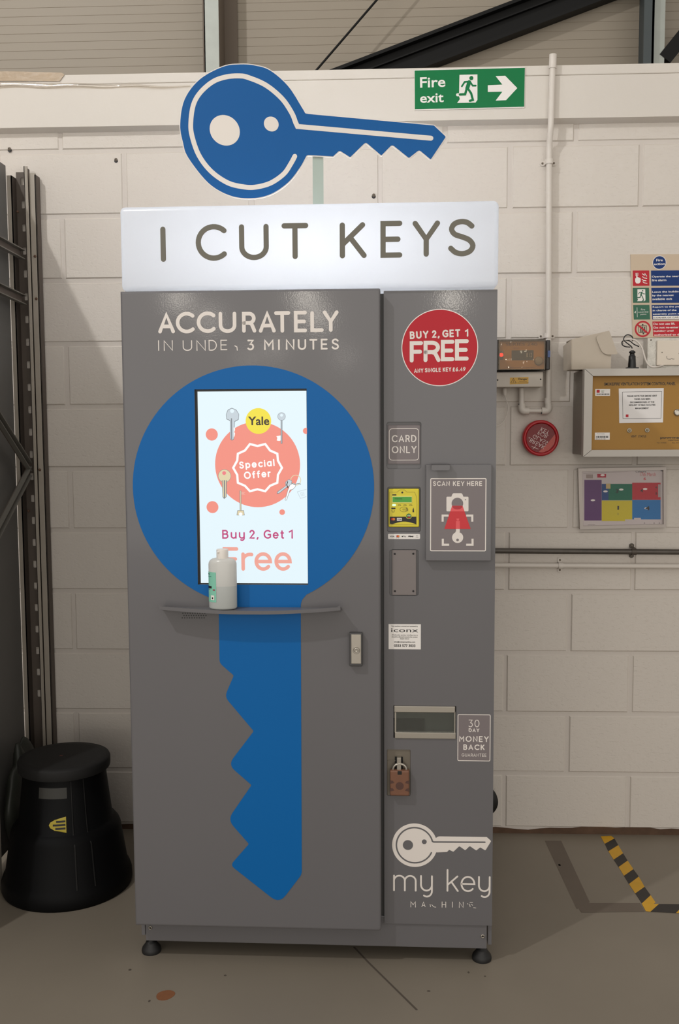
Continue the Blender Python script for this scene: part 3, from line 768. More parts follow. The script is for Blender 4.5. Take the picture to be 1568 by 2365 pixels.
# card reader
M_YEL = mat('yellow_plastic', (222, 206, 48), 0.4); M_LCD = emis('green_lcd', (62, 150, 44), 0.85); M_LED = emis('green_led', (200, 255, 200), 1.3); M_GRN = mat('green_print', (52, 120, 50), 0.5)
YB = YP - 0.004
SBp = lambda x, y: F2(*zc(x, y), YB - 0.0)
def SBB(x0, y0, x1, y1): a, c = SBp(x0, y1), SBp(x1, y0); return (a[0], a[1], c[0], c[1])
CR = bpy.data.objects.new('card_reader', None); COL.objects.link(CR); CR.parent = MACH
b = MB(); q = SBB(92, 908, 474, 1384); b.box((q[0], q[2]), (YB, YP + 0.0118), (q[1], q[3]), M_YEL, 0.003)
fB = mfr(YB)
top = [(106, 948), (200, 948), (232, 920), (290, 920), (320, 948), (416, 948), (440, 1010), (446, 1100), (440, 1352), (104, 1352)]
b.ribbon([SBp(*p) for p in top], 0.0012, fB, 0.0004, mat('yellow_plastic_edge', (176, 160, 44), 0.5), closed=True)
b.flat(circle2(SBp(263, 953), 0.0026, 16), fB, 0.0006, M_BLACK)
b.flat([SBp(*p) for p in ((140, 976), (190, 976), (190, 990), (140, 990))], fB, 0.0006, M_INK)
for x in (228, 297, 368): b.ribbon([SBp(x - 12, 1110), SBp(x + 12, 1110)], 0.0028, fB, 0.0006, M_INK); b.ribbon([SBp(x - 11, 1110), SBp(x + 11, 1110)], 0.0014, fB, 0.0008, M_YEL)
b.ribbon([SBp(284 + 50 * math.cos(t), 1163 + 30 * math.sin(t)) for t in np.linspace(0, 2 * PI, 25)[:-1]], 0.0006, fB, 0.0006, M_INK, closed=True)
for k in range(4): b.ribbon([SBp(262 + 13 * k + (10 + 2 * k) * math.cos(t), 1163 + (10 + 5 * k) * math.sin(t)) for t in np.linspace(-0.9, 0.9, 7)], 0.0007, fB, 0.0006, M_INK)
b.ribbon([SBp(318, 1150), SBp(334, 1182)], 0.0010, fB, 0.0006, M_INK)
b.flat([SBp(*p) for p in ((128, 1142), (178, 1142), (178, 1158), (128, 1158))], fB, 0.0006, M_INK)
b.ribbon([SBp(*p) for p in ((138, 1165), (132, 1180), (142, 1196), (160, 1196), (166, 1178), (160, 1166))], 0.0007, fB, 0.0006, M_INK)
b.flat([SBp(*p) for p in ((390, 1198), (392, 1165), (402, 1140), (406, 1165), (410, 1198))], fB, 0.0006, M_INK)
band = [(108, 1254), (436, 1254), (436, 1348)] + [(436 - 33 * k, 1348 - 34 * math.sin(PI * k / 9.0)) for k in range(1, 10)] + [(108, 1340)]
b.flat([SBp(*p) for p in band], fB, 0.0006, M_INK)
b.flat(circle2(SBp(344, 1246), 0.0080, 28), fB, 0.0009, M_YEL); b.flat(circle2(SBp(344, 1246), 0.0069, 28), fB, 0.0011, M_GRN)
b.flat([SBp(*p) for p in ((326, 1256), (362, 1256), (358, 1270), (332, 1270))], fB, 0.0013, M_RED); b.font('YES', SBB(322, 1232, 366, 1248), fB, 0.0013, M_WHITE, 0.02)
b.flat(circle2(SBp(140, 1284), 0.0036, 18), fB, 0.0009, M_RED); b.flat(circle2(SBp(158, 1284), 0.0036, 18), fB, 0.0010, mat('orange_print', (214, 120, 40), 0.5))
q = SBB(197, 1268, 258, 1306); b.flat(rect2(*q), fB, 0.0009, M_WHITE); b.font('VISA', (q[0] + .001, q[1] + .002, q[2] - .001, q[3] - .002), fB, 0.0011, M_INK, 0.02)
b.build('reader_case', CR)
b = MB(); q = SBB(134, 996, 386, 1082); b.prism(rect2(*q, 0.002), fB, 0.0, 0.0012, mat('yellow_plastic_light', (226, 220, 120), 0.4))
q = SBB(143, 1008, 380, 1074); b.flat(rect2(*q), fB, 0.0015, M_LCD); q = SBB(166, 1022, 262, 1038); b.font('Welcome', q, fB, 0.0017, M_INK, 0.02)
b.build('reader_display', CR)
b = MB(); b.ribbon([SBp(150, 1110), SBp(172, 1110)], 0.0056, fB, 0.0008, M_LED); b.build('indicator_light', CR)

# card logos strip
b = MB(); SC2 = PX(zc)
def SCB(x0, y0, x1, y1): a, c = SC2(x0, y1), SC2(x1, y0); return (a[0], a[1], c[0], c[1])
b.flat(rect2(*SCB(86, 1468, 484, 1531), 0.003), fp, 0.0004, M_WHITE)
b.font('VISA', SCB(108, 1490, 166, 1508), fp, 0.0007, M_INK, 0.02)
b.flat(circle2(SC2(203, 1496), 0.0029, 16), fp, 0.0007, M_RED); b.flat(circle2(SC2(215, 1496), 0.0029, 16), fp, 0.0008, mat('orange_print', (214, 120, 40), 0.5)); b.font('pay', SCB(190, 1512, 226, 1522), fp, 0.0007, M_INK)
b.flat(circle2(SC2(264, 1499), 0.0017, 10), fp, 0.0007, M_INK); b.font('Pay', SCB(276, 1488, 310, 1512), fp, 0.0007, M_INK)
b.font('Alipay', SCB(334, 1487, 404, 1510), fp, 0.0007, M_INK, 0.05)
b.ribbon([SC2(445 + 6 * math.cos(t), 1491 + 6 * math.sin(t)) for t in np.linspace(0, 2 * PI, 13)[:-1]], 0.0005, fp, 0.0007, M_INK, closed=True); b.font('cards', SCB(431, 1506, 462, 1514), fp, 0.0007, M_INK)
b.build('payment_sticker', MACH)

# blanking plate with four screws
b = MB(); q = SCB(137, 1668, 436, 2226); b.box((q[0], q[2]), (YP - 0.001, YP + 0.0058), (q[1], q[3]), mat('plate_grey', (120, 112, 110), 0.4, vary=(30, 0.05)), 0.001)
plate = b.build('blanking_plate', MACH)
for x, y in ((170, 1716), (400, 1714), (172, 2178), (400, 2178)):
    c = F2(*zc(x, y), YP - 0.001); b = MB(); b.lathe([(0.0027, 0.0), (0.0027, 0.0008), (0.0018, 0.0016), (0.0009, 0.0016), (0.0009, 0.0008)], (c[0], YP - 0.001, c[1]), M_INK, 16, '-y'); b.build('screw', plate)

# scan flap
YF = 0.020
SFp = lambda x, y: F2(*zc(x, y), YF)
def SFB(x0, y0, x1, y1): a, c = SFp(x0, y1), SFp(x1, y0); return (a[0], a[1], c[0], c[1])
b = MB(); q = SFB(552, 606, 1377, 1804); b.box((q[0], q[2]), (YF, YP - 0.0002), (q[1], q[3]), M_GREY, 0.0018)
FLAP = b.build('scan_flap', MACH)
b = MB(); q = SFB(622, 600, 850, 676)
tab = fillet([(q[0], q[3]), (q[0], q[1]), (q[2], q[1]), (q[2], q[3])], [0, .006, .006, 0])
b.prism(tab, mfr(YF - 0.018), -0.002, 0.0, M_GREY); b.box((q[0], q[2]), (YF - 0.018, YF + 0.001), (q[3] - 0.002, q[3]), M_GREY)
b.build('finger_tab', FLAP)
b = MB(); fF = mfr(YF); M_REDT = mat('red_print', (200, 34, 44), 0.4); M_REDL = mat('light_red_print', (226, 84, 88), 0.4)
q = SFB(608, 775, 1308, 1683); b.flat(rect2(*q, 0.004), fF, 0.0004, M_STK)
b.ribbon(rect2(q[0] + .0012, q[1] + .0012, q[2] - .0012, q[3] - .0012, 0.003), 0.0026, fF, 0.0006, M_LETTER, closed=True)
for s, x0, x1 in (('SCAN', 645, 852), ('KEY', 892, 1034), ('HERE', 1064, 1254)):
    p0, p1 = SFp(x0, 872), SFp(x1, 870); b.word(s, p0[0], p0[1], p1[0], 58 / 5.375 * PXM, 10 / 5.375 * PXM, fF, 0.0006, M_LETTER)
camo = fillet([SFp(*p) for p in ((811, 1188), (1085, 1188), (1085, 1006), (1022, 1006), (1004, 963), (890, 963), (872, 1006), (811, 1006))], [.003, .003, .003, .001, .003, .003, .001, .003])
b.flat(camo, fF, 0.0006, M_LETTER)
c = SFp(947, 1090); b.flat(circle2(c, SFp(1019, 1090)[0] - c[0], 36), fF, 0.0008, M_STK); c2 = SFp(1047, 1043); b.flat(circle2(c2, 0.0017, 14), fF, 0.0008, M_STK)
for pts in (((764, 1315), (764, 1240), (838, 1240)), ((1132, 1315), (1132, 1240), (1056, 1240)), ((766, 1527), (766, 1602), (845, 1602)), ((1135, 1527), (1135, 1602), (1056, 1602))):
    b.ribbon([SFp(*p) for p in pts], 26 / 5.375 * PXM, fF, 0.0007, M_LETTER, caps=False)
b.flat([SFp(*p) for p in ((882, 1118), (1010, 1118), (1112, 1406), (785, 1406))], fF, 0.0010, M_REDT)
b.flat([SFp(*p) for p in ((880, 1126), (1014, 1126), (1036, 1188), (860, 1188))], fF, 0.0012, M_REDL)
lens = [SFp(*p) for p in ((882, 1124), (1012, 1124), (1000, 1146), (975, 1160), (947, 1163), (918, 1160), (894, 1146))]; b.flat(lens, fF, 0.0014, mat('dark_red_print', (176, 34, 44), 0.4))
b.flat([SFp(*p) for p in ((930, 1308), (976, 1308), (978, 1404), (928, 1404))], fF, 0.0012, M_REDL); b.flat([SFp(*p) for p in ((934, 1276), (970, 1276), (966, 1302), (940, 1302))], fF, 0.0012, M_REDL)
b.flat([SFp(*p) for p in ((930, 1404), (976, 1404), (978, 1440), (966, 1452), (930, 1452), (918, 1445), (930, 1436))], fF, 0.0008, M_LETTER)
c = SFp(950, 1512); b.flat(circle2(c, SFp(1019, 1512)[0] - c[0], 40), fF, 0.0009, M_LETTER); c = SFp(949, 1542); b.flat(circle2(c, 0.0036, 18), fF, 0.0011, M_STK)
b.build('scan_sticker', FLAP)

# owner's sticker
zo = Z(870, 1400, 4.9276); SO = lambda x, y: F2(*zo(x, y), YP)
def SOB(x0, y0, x1, y1): a, c = SO(x0, y1), SO(x1, y0); return (a[0], a[1], c[0], c[1])
b = MB(); b.flat(rect2(*SOB(135, 206, 502, 489)), fp, 0.0004, M_WHITE)
b.font('iconx', SOB(164, 252, 472, 296), fp, 0.0007, M_INK, 0.0)
for s, bx, bo in (('This machine is owned and operated by', (164, 222, 468, 238), .01), ('All aftersales queries, including returns', (170, 321, 468, 336), .01), ('should be directed towards the contact', (170, 342, 465, 356), .01),
                  ('details below:', (264, 362, 370, 376), .01), ('info@mykeymachine.com', (198, 400, 438, 416), .03), ('0333 577 3033', (197, 434, 440, 464), .03)):
    b.font(s, SOB(*bx), fp, 0.0007, M_INK, bo)
b.build('contact_sticker', MACH)

# collection hatch
b = MB(); q = boxpx(F2, 908.5, 1630, 1053.5, 1705, YP)
M_HIN = mat('hatch_inside', (205, 205, 194), 0.5); M_HDK = mat('hatch_dark', (16, 17, 18), 0.5)
x0, x1, z0, z1 = q[0] - .001, q[2] + .001, q[1] - .001, q[3] + .001
for bxx in (((x0, x1), (YP + .052, YP + .054), (z0, z1)), ((x0 - .002, x0), (YP + .019, YP + .054), (z0, z1)), ((x1, x1 + .002), (YP + .019, YP + .054), (z0, z1)), ((x0, x1), (YP + .019, YP + .054), (z1, z1 + .002)), ((x0, x1), (YP + .019, YP + .054), (z0 - .002, z0))):
    b.box(*bxx, M_HIN)
q2 = SOB(222, 1306, 545, 1440); b.box((x0, q2[2]), (YP + .014, YP + .05), (z0, q2[3]), M_HDK)
HT = b.build('collection_hatch', MACH)
b = MB()
q2 = SOB(196, 1138, 893, 1204); b.box((q2[0], q2[2]), (YP - 0.004, YP + 0.006), (q2[1], q2[3]), M_STEEL, 0.002)
q2 = SOB(204, 1438, 900, 1500); b.box((q2[0], q2[2]), (YP - 0.004, YP + 0.006), (q2[1], q2[3]), M_STEEL, 0.0015)
for xa_, xb_ in ((204, 221), (882, 895)): q2 = SOB(xa_, 1200, xb_, 1440); b.box((q2[0], q2[2]), (YP - 0.001, YP + 0.006), (q2[1], q2[3]), M_STEEL)
b.build('hatch_frame', HT)
b = MB(); q2 = SOB(215, 1204, 890, 1440); b.box((q2[0], q2[2]), (YP + .003, YP + .005), (q2[1], q2[3]), film('hatch_window_plastic', (225, 230, 225), 0.10, 0.12)); b.build('hatch_window', HT)

# money back sticker
b = MB(); q = SOB(918, 1233, 1296, 1760); M_STK2 = M_STK
b.flat(rect2(*q, 0.004), fp, 0.0004, M_STK); b.ribbon(rect2(q[0] + .0009, q[1] + .0009, q[2] - .0009, q[3] - .0009, .0035), 0.0020, fp, 0.0006, M_LETTER, closed=True)
for s, xa_, xb_, yb, cap, wt in (('30', 1044, 1168, 1376, 90, 9), ('DAY', 1046, 1168, 1432, 45, 9.5), ('MONEY', 938, 1274, 1542, 70, 12.5), ('BACK', 985, 1227, 1634, 66, 12.5), ('GUARANTEE', 966, 1248, 1710, 38, 5)):
    p0, p1 = SO(xa_, yb), SO(xb_, yb); b.word(s, p0[0], p0[1], p1[0], cap / 4.9276 * PXM, wt / 4.9276 * PXM, fp, 0.0006, M_LETTER)
b.build('guarantee_sticker', MACH)

# hasp plate
M_PLATE = mat('worn_brown_grey_plate', (112, 104, 92), 0.4, 0.2, vary=(25, 0.1))
zh = Z(860, 1640, 5.2267); SH = lambda x, y, yy=YP: F2(*zh(x, y), yy)
def SHB(x0, y0, x1, y1, yy=YP): a, c = SH(x0, y1, yy), SH(x1, y0, yy); return (a[0], a[1], c[0], c[1])
b = MB(); q = SHB(180, 480, 458, 1038)
hole = rect2(*SHB(270, 568, 368, 720))
b.prism(rect2(q[0], q[1], q[2], q[3], 0.003), mfr(YP + 0.004), -0.003, 0.0, M_PLATE, holes=[hole])
b.flat(hole, mfr(YP + 0.0079), 0.0003, M_BLACK)
q = SHB(186, 610, 276, 618); b.box((q[0], q[2]), (YP + .0025, YP + .0042), (q[1], q[3]), M_PLATE)
HP = b.build('hasp_plate', MACH)
b = MB(); q = SHB(295, 574, 347, 730, YP - 0.012)
b.box((q[0], q[2]), (YP - 0.014, YP - 0.010), (q[1], q[3]), M_STEEL, 0.001); b.box((q[0], q[2]), (YP - 0.012, YP + 0.007), (q[3] - 0.006, q[3]), M_STEEL, 0.0008)
b.build('staple', HP)

# logo near the bottom
b = MB(); zk = Z(870, 1850, 4.2378); SK = lambda x, y: F2(*zk(x, y), YP)
c = SK(371, 432); rk = (SK(592, 432)[0] - SK(150, 432)[0]) / 2
a0, a1 = math.radians(20.5), math.radians(342)
arc = [c + rk * np.array([math.cos(a0 + (a1 - a0) * i / 70), math.sin(a0 + (a1 - a0) * i / 70)]) for i in range(71)]
blade = [(605, 502), (688, 498), (708, 477), (750, 496), (808, 441), (866, 482), (910, 440), (974, 484), (1013, 453), (1063, 484), (1120, 391), (1077, 352), (603, 345)]
low = fillet([arc[-1]] + [SK(*p) for p in blade] + [arc[0]], [0, .004, .001, .002, .002, .003, .002, .003, .002, .002, .003, .003, .001, .004, 0])
b.flat(arc[1:-1] + low, fp, 0.0004, M_LETTER)
rg = [SK(1058, 402), SK(556, 400)] + [c + SK(371 + 179, 432)[0] * 0 + (SK(550, 432)[0] - c[0]) * np.array([math.cos(t), math.sin(t)]) for t in np.linspace(math.radians(14), math.radians(336), 60)]
b.ribbon(rg, 15 / 4.2378 * PXM, fp, 0.0007, M_GREY)
c1 = SK(305, 430); b.flat(circle2(c1, SK(355, 430)[0] - c1[0], 30), fp, 0.0007, M_GREY); c1 = SK(465, 398); b.flat(circle2(c1, SK(489, 398)[0] - c1[0], 22), fp, 0.0007, M_GREY)
def lk(rows, wt):
    for ch, x0, y0, x1, y1 in rows:
        p, q = SK(x0, y1), SK(x1, y0); b.glyph(ch, (p[0], p[1], q[0], q[1]), wt / 4.2378 * PXM, fp, 0.0005, M_LETTER)
lk([('m', 160, 725, 390, 880), ('y', 424, 727, 549, 941), ('k', 683, 668, 803, 886), ('e', 820, 735, 965, 888), ('y', 990, 736, 1114, 946)], 18)
lk([('M', 330, 981, 382, 1040), ('A', 438, 984, 477, 1036), ('H', 636, 984, 679, 1042), ('I', 735, 984, 746, 1042), ('N', 804, 985, 849, 1044)], 7)
for seg in (((522, 1010), (526, 1034)), ((538, 1014), (560, 1036), (578, 1038)), ((886, 1004), (894, 1008)), ((912, 990), (938, 990)), ((908, 1008), (914, 1034)), ((926, 1008), (938, 1020)), ((948, 1043), (970, 1046))):
    b.ribbon([SK(*p) for p in seg], 6 / 4.2378 * PXM, fp, 0.0005, M_LETTER)
b.build('logo_lettering', MACH)

# lit header box: milky shell with lamps inside
YL = 0.022
M_SHELL = plastic_shell('milky_acrylic', (238, 240, 244), 0.65)
q = boxpx(F2, 277, 466, 1152, 668.5, YL); LBX = (q[0], q[2]); LBZ = (ZT + 0.003, 2.0885)
b = MB(); b.box(LBX, (YL, 0.40), LBZ, M_SHELL, 0.014, 4, True); LBOX = b.build('light_box', MACH)
for uu in (0.5,):
    l = bpy.data.lights.new('tube_lamp', 'AREA'); l.shape = 'RECTANGLE'; l.size = 0.52; l.size_y = 0.05; l.energy = 7.0; l.color = (0.93, 0.97, 1.0)
    o = bpy.data.objects.new('tube_lamp', l); COL.objects.link(o); o.parent = LBOX; o.location = (uu, 0.17, (LBZ[0] + LBZ[1]) / 2 + 0.01); o.rotation_euler = (PI / 2, 0, 0)
fL = mfr(YL); b = MB()
for ch, zf, x0, y0, x1, y1 in (('I', z3, 249, 183, 283, 386), ('C', z3, 455, 167, 630, 381), ('U', z3, 704, 167, 872, 377), ('T', z3, 948, 161, 1100, 371), ('K', z3, 1281, 157, 1435, 366)):
    p, r_ = F2(*zf(x0, y1), YL), F2(*zf(x1, y0), YL); b.glyph(ch, (p[0], p[1], r_[0], r_[1]), 30 / 2.4889 * PXM, fL, 0.001, M_BOXLET)
    if ch in 'IT': b.build('header_word', LBOX); b = MB()
z4 = Z(860, 450, 2.2147)
for ch, x0, y0, x1, y1 in (('E', 41, 132, 153, 323), ('Y', 205, 131, 346, 318), ('S', 387, 122, 528, 316)):
    p, r_ = F2(*z4(x0, y1), YL), F2(*z4(x1, y0), YL); b.glyph(ch, (p[0], p[1], r_[0], r_[1]), 26.5 / 2.2147 * PXM, fL, 0.001, M_BOXLET)
b.build('header_word', LBOX)

# key-shaped sign standing on the header box
YK = 0.135
zA, zB = Z(400, 140, 4.9), Z(680, 240, 4.2378)
SKY = lambda p: F2(p[0], p[1], YK)
circ = [zA(*p) for p in ((1490, 590), (1455, 530), (1300, 290), (1100, 115), (930, 58), (760, 44), (560, 72), (300, 215), (130, 440), (80, 720), (112, 930), (172, 1100), (400, 1385), (640, 1525), (880, 1557), (1100, 1512), (1300, 1378), (1430, 1215), (1490, 1110))]
cs = catmull(circ, 6)
bl = [zB(*p) for p in ((120, 500), (170, 502), (378, 514), (440, 455), (545, 522), (697, 374), (850, 505), (955, 398), (1120, 530), (1220, 450), (1333, 544), (1481, 322), (1365, 212), (140, 100), (108, 94))]
P = [SKY(p) for p in cs] ; Q = fillet([P[-1]] + [SKY(p) for p in bl] + [P[0]], [0, .006, .006, .001, .006, .003, .007, .003, .007, .003, .006, .003, .003, .002, .010, .006, 0], 5)
outline = P[1:-1] + Q
def grow(poly, k):
    out = []; n = len(poly); sg = 1 if poly_area(poly) > 0 else -1
    for i in range(n):
        a, c = poly[i - 1], poly[(i + 1) % n]; t = c - a; l = np.linalg.norm(t)
        out.append(poly[i] + (np.array([t[1], -t[0]]) / l * k * sg if l > 1e-9 else 0))
    return out
M_BLUE2 = mat('blue_sign_print', (10, 86, 150), 0.45, vary=(4, 0.03), spec=0.2)
M_SIGN = mat('white_foam_board', (222, 214, 205), 0.5)
KS = bpy.data.objects.new('key_sign', None); COL.objects.link(KS); KS.parent = MACH
b = MB(); b.prism(grow(outline, 0.0026), mfr(YK), -0.006, 0.0, M_SIGN); b.build('backing_board', KS)
b = MB(); fk = mfr(YK); b.prism(outline, fk, 0.0, 0.0008, M_BLUE2)
ringp = [(1395, 745), (1385, 700), (1340, 590), (1230, 430), (1050, 280), (850, 193), (750, 175), (600, 186), (450, 240), (310, 360), (230, 500), (200, 700), (213, 850), (290, 1070), (430, 1255), (620, 1385), (800, 1430), (930, 1433), (1100, 1388), (1250, 1285), (1330, 1170), (1376, 1085)]
rg = [SKY(zB(1335, 337))] + [SKY(zB(30, 222))] + [SKY(p) for p in catmull([zA(*p) for p in ringp[1:]], 5)]
b.ribbon(rg, 11.3 / 862, fk, 0.0012, M_SIGN)
def oval(cx, cy, rx, ry, tilt, n=40):
    return [SKY(zA(cx + rx * math.cos(t) * math.cos(tilt) - ry * math.sin(t) * math.sin(tilt), cy + rx * math.cos(t) * math.sin(tilt) + ry * math.sin(t) * math.cos(tilt))) for t in np.linspace(0, 2 * PI, n + 1)[:-1]]
b.flat(oval(584, 790, 182, 162, 0.85), fk, 0.0012, M_SIGN); b.flat(oval(1110, 719, 88, 80, 0.85), fk, 0.0012, M_SIGN)
b.build('key_face', KS)
b = MB(); pa, pb = F2(722.5, 462, YK + .008), F2(746.5, 362, YK + .008)
b.box((pa[0], pb[0]), (YK + 0.0065, YK + 0.0115), (2.0885, pb[1] + 0.03), mat('green_grey_steel_strip', (160, 172, 164), 0.4, 0.2)); b.build('support_strip', KS)

# ================================================================== things in front of and on the machine
# sanitiser bottle on the shelf
zb_ = Z(460, 1260, 9.8); YBt = -0.030
def BT(x, y): return F2(*zb_(x, y), YBt)
cb = BT(544, 1455); base = np.array([cb[0], YBt, zS + 0.0012]); hw = (BT(860, 1000)[0] - BT(228, 1000)[0]) / 2
base_w = MO + MR @ base
BOT = thing('sanitiser_bottle', 'translucent white sanitiser bottle with green label on the machine shelf', 'bottle', base_w); BOT.rotation_euler = (0, 0, MYAW)
hz = lambda y: BT(544, y)[1] - cb[1]
M_BOT = plastic_shell('bottle_plastic', (228, 227, 222), 0.36); M_LIQ = plastic_shell('bottle_filled_plastic', (208, 212, 209), 0.28)
SYB = 0.64
b = MB(); H1 = hz(930)
b.lathe([(hw * .80, 0.0), (hw * .93, 0.0012), (hw, 0.005), (hw, H1)], (0, 0, 0), M_LIQ, 48, sx=1, sy=SYB)
b.lathe([(hw, H1), (hw, hz(440)), (hw * .97, hz(400)), (hw * .88, hz(355)), (hw * .74, hz(325)), (hw * .50, hz(306)), (hw * .38, hz(302))], (0, 0, 0), M_BOT, 48, sx=1, sy=SYB)
b.build('bottle_body', BOT)
M_CAP = mat('white_cap', (226, 220, 212), 0.4); b = MB(); rc = hw * 133 / 316
b.lathe([(rc, hz(316)), (rc, hz(125)), (rc * .93, hz(108)), (0.0, hz(104))], (0, 0, 0), M_CAP, 36)
b.box((-rc * .75, -rc * .35), (-rc - .0008, -rc * .6), (hz(172), hz(150)), mat('white_cap_recess', (238, 234, 228), 0.5), 0.0008)
b.build('cap', BOT)
M_LAB = mat('mint_label', (128, 196, 172), 0.5); b = MB()
def patch(a0, a1, zlo, zhi, rf, m, n=14, sy=SYB, off=0.0004):
    V, F = [], []
    for i in range(n + 1):
        a = math.radians(a0 + (a1 - a0) * i / n); r = rf + off
        for z in (zlo, zhi): V.append((r * math.sin(a), -r * math.cos(a) * sy - off, z))
    b.add(V, [(2 * i, 2 * i + 2, 2 * i + 3, 2 * i + 1) for i in range(n)], m)
patch(-120, -22, hz(1285), hz(612), hw, M_LAB); patch(-84, -45, hz(978), hz(925), hw, M_INK, 8, off=.0008); patch(-38, -27, hz(1025), hz(992), hw, mat('dull_red_print', (150, 80, 90), .5), 3, off=.0008)
patch(-80, -46, hz(716), hz(706), hw, mat('dark_green_print', (50, 110, 96), .5), 6, off=.0008); patch(-80, -60, hz(668), hz(652), hw, M_INK, 4, off=.0008)
patch(-80, -58, hz(1004), hz(994), hw, mat('dark_green_print', (50, 110, 96), .5), 6, off=.0008); patch(-50, -31, hz(1238), hz(1130), hw, M_WHITE, 5, off=.0008); patch(-43, -37, hz(1212), hz(1172), hw, M_INK, 3, off=.0012)
b.build('bottle_label', BOT)

# padlock on the hasp
Yl = YP - 0.017
q = SHB(212, 728, 446, 1030, Yl); ctr = np.array([(q[0] + q[2]) / 2, Yl + 0.006, q[1]]); PAD = thing('padlock', 'worn brown padlock hanging from the steel staple', 'padlock', MO + MR @ ctr); PAD.rotation_euler = (0, 0, MYAW)
M_PAD = mat('worn_brown_padlock', (118, 80, 60), 0.5, 0.1, vary=(60, 0.15)); M_PADD = mat('worn_brown_padlock_dark', (80, 52, 44), 0.6)
cx = ctr[0]; wq = (q[2] - q[0]) / 2; hq = q[3] - q[1]
b = MB(); b.box((-wq, wq), (-0.010, 0.010), (0, hq), M_PAD, 0.004, 3)
fq = lambda u, v, w: (u, -0.010 - w, v)
sc = 1 / 5.2267 * PXM
b.flat(circle2((0, hq * 0.40), 50 * sc, 28), fq, 0.0003, M_PADD)
for sx in (-1, 1):
    for y0, y1 in ((.22, .30), (.52, .60)):
        b.flat([np.array(p) for p in ((sx * wq * .55, hq * y0), (sx * wq * .97, hq * (y0 - .04)), (sx * wq * .97, hq * (y1 + .02)), (sx * wq * .7, hq * y1))], fq, 0.0003, M_PADD)
b.flat(rect2(-26 * sc, hq - 50 * sc, 26 * sc, hq - 5 * sc), fq, 0.0003, M_BLACK)
b.build('lock_body', PAD)
b = MB(); rs = 82 * sc
b.tube([(-rs, 0.0, hq - .002)] + [(-rs * math.cos(t), -0.0, hq - .002 + 0.15 * rs + rs * 0.85 * math.sin(t)) for t in np.linspace(0, PI, 15)] + [(rs, 0.0, hq - .002)], 0.0034, M_STEEL, 12); b.build('shackle', PAD)

# black round thing peeping out behind the right side of the machine
p = wall(1114, 1850, -0.07); b = MB(); b.lathe([(0.0, 0.0), (0.034, 0.0), (0.0555, 0.008), (0.0555, 0.028), (0.034, 0.036), (0.0, 0.036)], (p[0], -0.052, p[2]), M_RUBBER, 36, '-y')
b.box((p[0] - 0.012, p[0] + 0.012), (-0.053, 0.003), (p[2] - 0.012, p[2] + 0.012), M_RUBBER)
tag(b.build('cable_reel', None, (p[0], -0.07, p[2])), 'black round rim peeping out behind the lower right side of the machine', 'reel')

# ================================================================== things on the wall
def quad(zf, x0, y0, x1, y1, Y): return boxpx(lambda a, c, d: W2(a, c, d), *zf(x0, y0), *zf(x1, y1), Y)
def wall_thing(name, label, cat, zf, x, y, Y, group=None):
    p = wall(*zf(x, y), Y); return thing(name, label, cat, (p[0], Y, p[2]), group), np.array([p[0], Y, p[2]])
# fire exit sign on the beam
z2 = Z(784, 0, 2.0); YE = -0.0365
FE, oE = wall_thing('fire_exit_sign', 'green and white fire exit sign with running man and arrow, on the beam', 'sign', z2, 600, 500, YE)
E2 = lambda x, y: W2(*z2(x, y), YE - .003); fE = wfr(YE - .003)
M_GREEN = mat('exit_green', (4, 112, 62), 0.3, bump=(25, 0.15), spec=.25)
b = MB(); qd = [E2(*p) for p in ((347, 326), (856, 313), (853, 493), (348, 505))][::-1]
b.prism(grow(qd, 0.003), wfr(YE), 0.0, 0.0028, M_WHITE); b.flat(qd, fE, 0.0002, M_GREEN); b.build('sign_board', FE, oE)
b = MB()
def EB(x0, y0, x1, y1): a, c = E2(x0, y1), E2(x1, y0); return (a[0], a[1], c[0], c[1])
b.font('Fire', EB(372, 354, 489, 405), fE, 0.0005, M_WHITE, 0.016, rotate=0.02); b.build('sign_word', FE, oE)
b = MB(); b.font('exit', EB(372, 431, 481, 475), fE, 0.0005, M_WHITE, 0.016, rotate=0.02); b.build('sign_word', FE, oE)
b = MB(); b.flat([E2(*p) for p in ((554, 346), (637, 344), (637, 462), (628, 474), (543, 476), (556, 458), (552, 444))], fE, 0.0005, M_WHITE)
b.ribbon([E2(545, 438), E2(558, 438)], 0.010, fE, 0.00045, M_WHITE)
c = E2(609, 361); b.flat(circle2(c, 0.0070, 20), fE, 0.0008, M_GREEN)
def er(pts, w, z): b.ribbon([E2(*p) for p in pts], w, fE, z, M_GREEN)
er([(599, 380), (590, 408)], 0.0135, .0008); er([(598, 377), (578, 379), (565, 399)], 0.0060, .0009); er([(603, 379), (615, 396), (629, 396)], 0.0060, .0010)
er([(588, 408), (580, 436), (556, 437)], 0.0080, .0011); er([(592, 408), (608, 432), (616, 462), (602, 466)], 0.0075, .0012); b.build('running_man', FE, oE)
b = MB(); b.flat([E2(*p) for p in ((685, 394), (752, 391), (721, 352), (765, 350), (821, 407), (769, 463), (721, 465), (752, 424), (685, 425))], fE, 0.0005, M_WHITE); b.build('arrow', FE, oE)

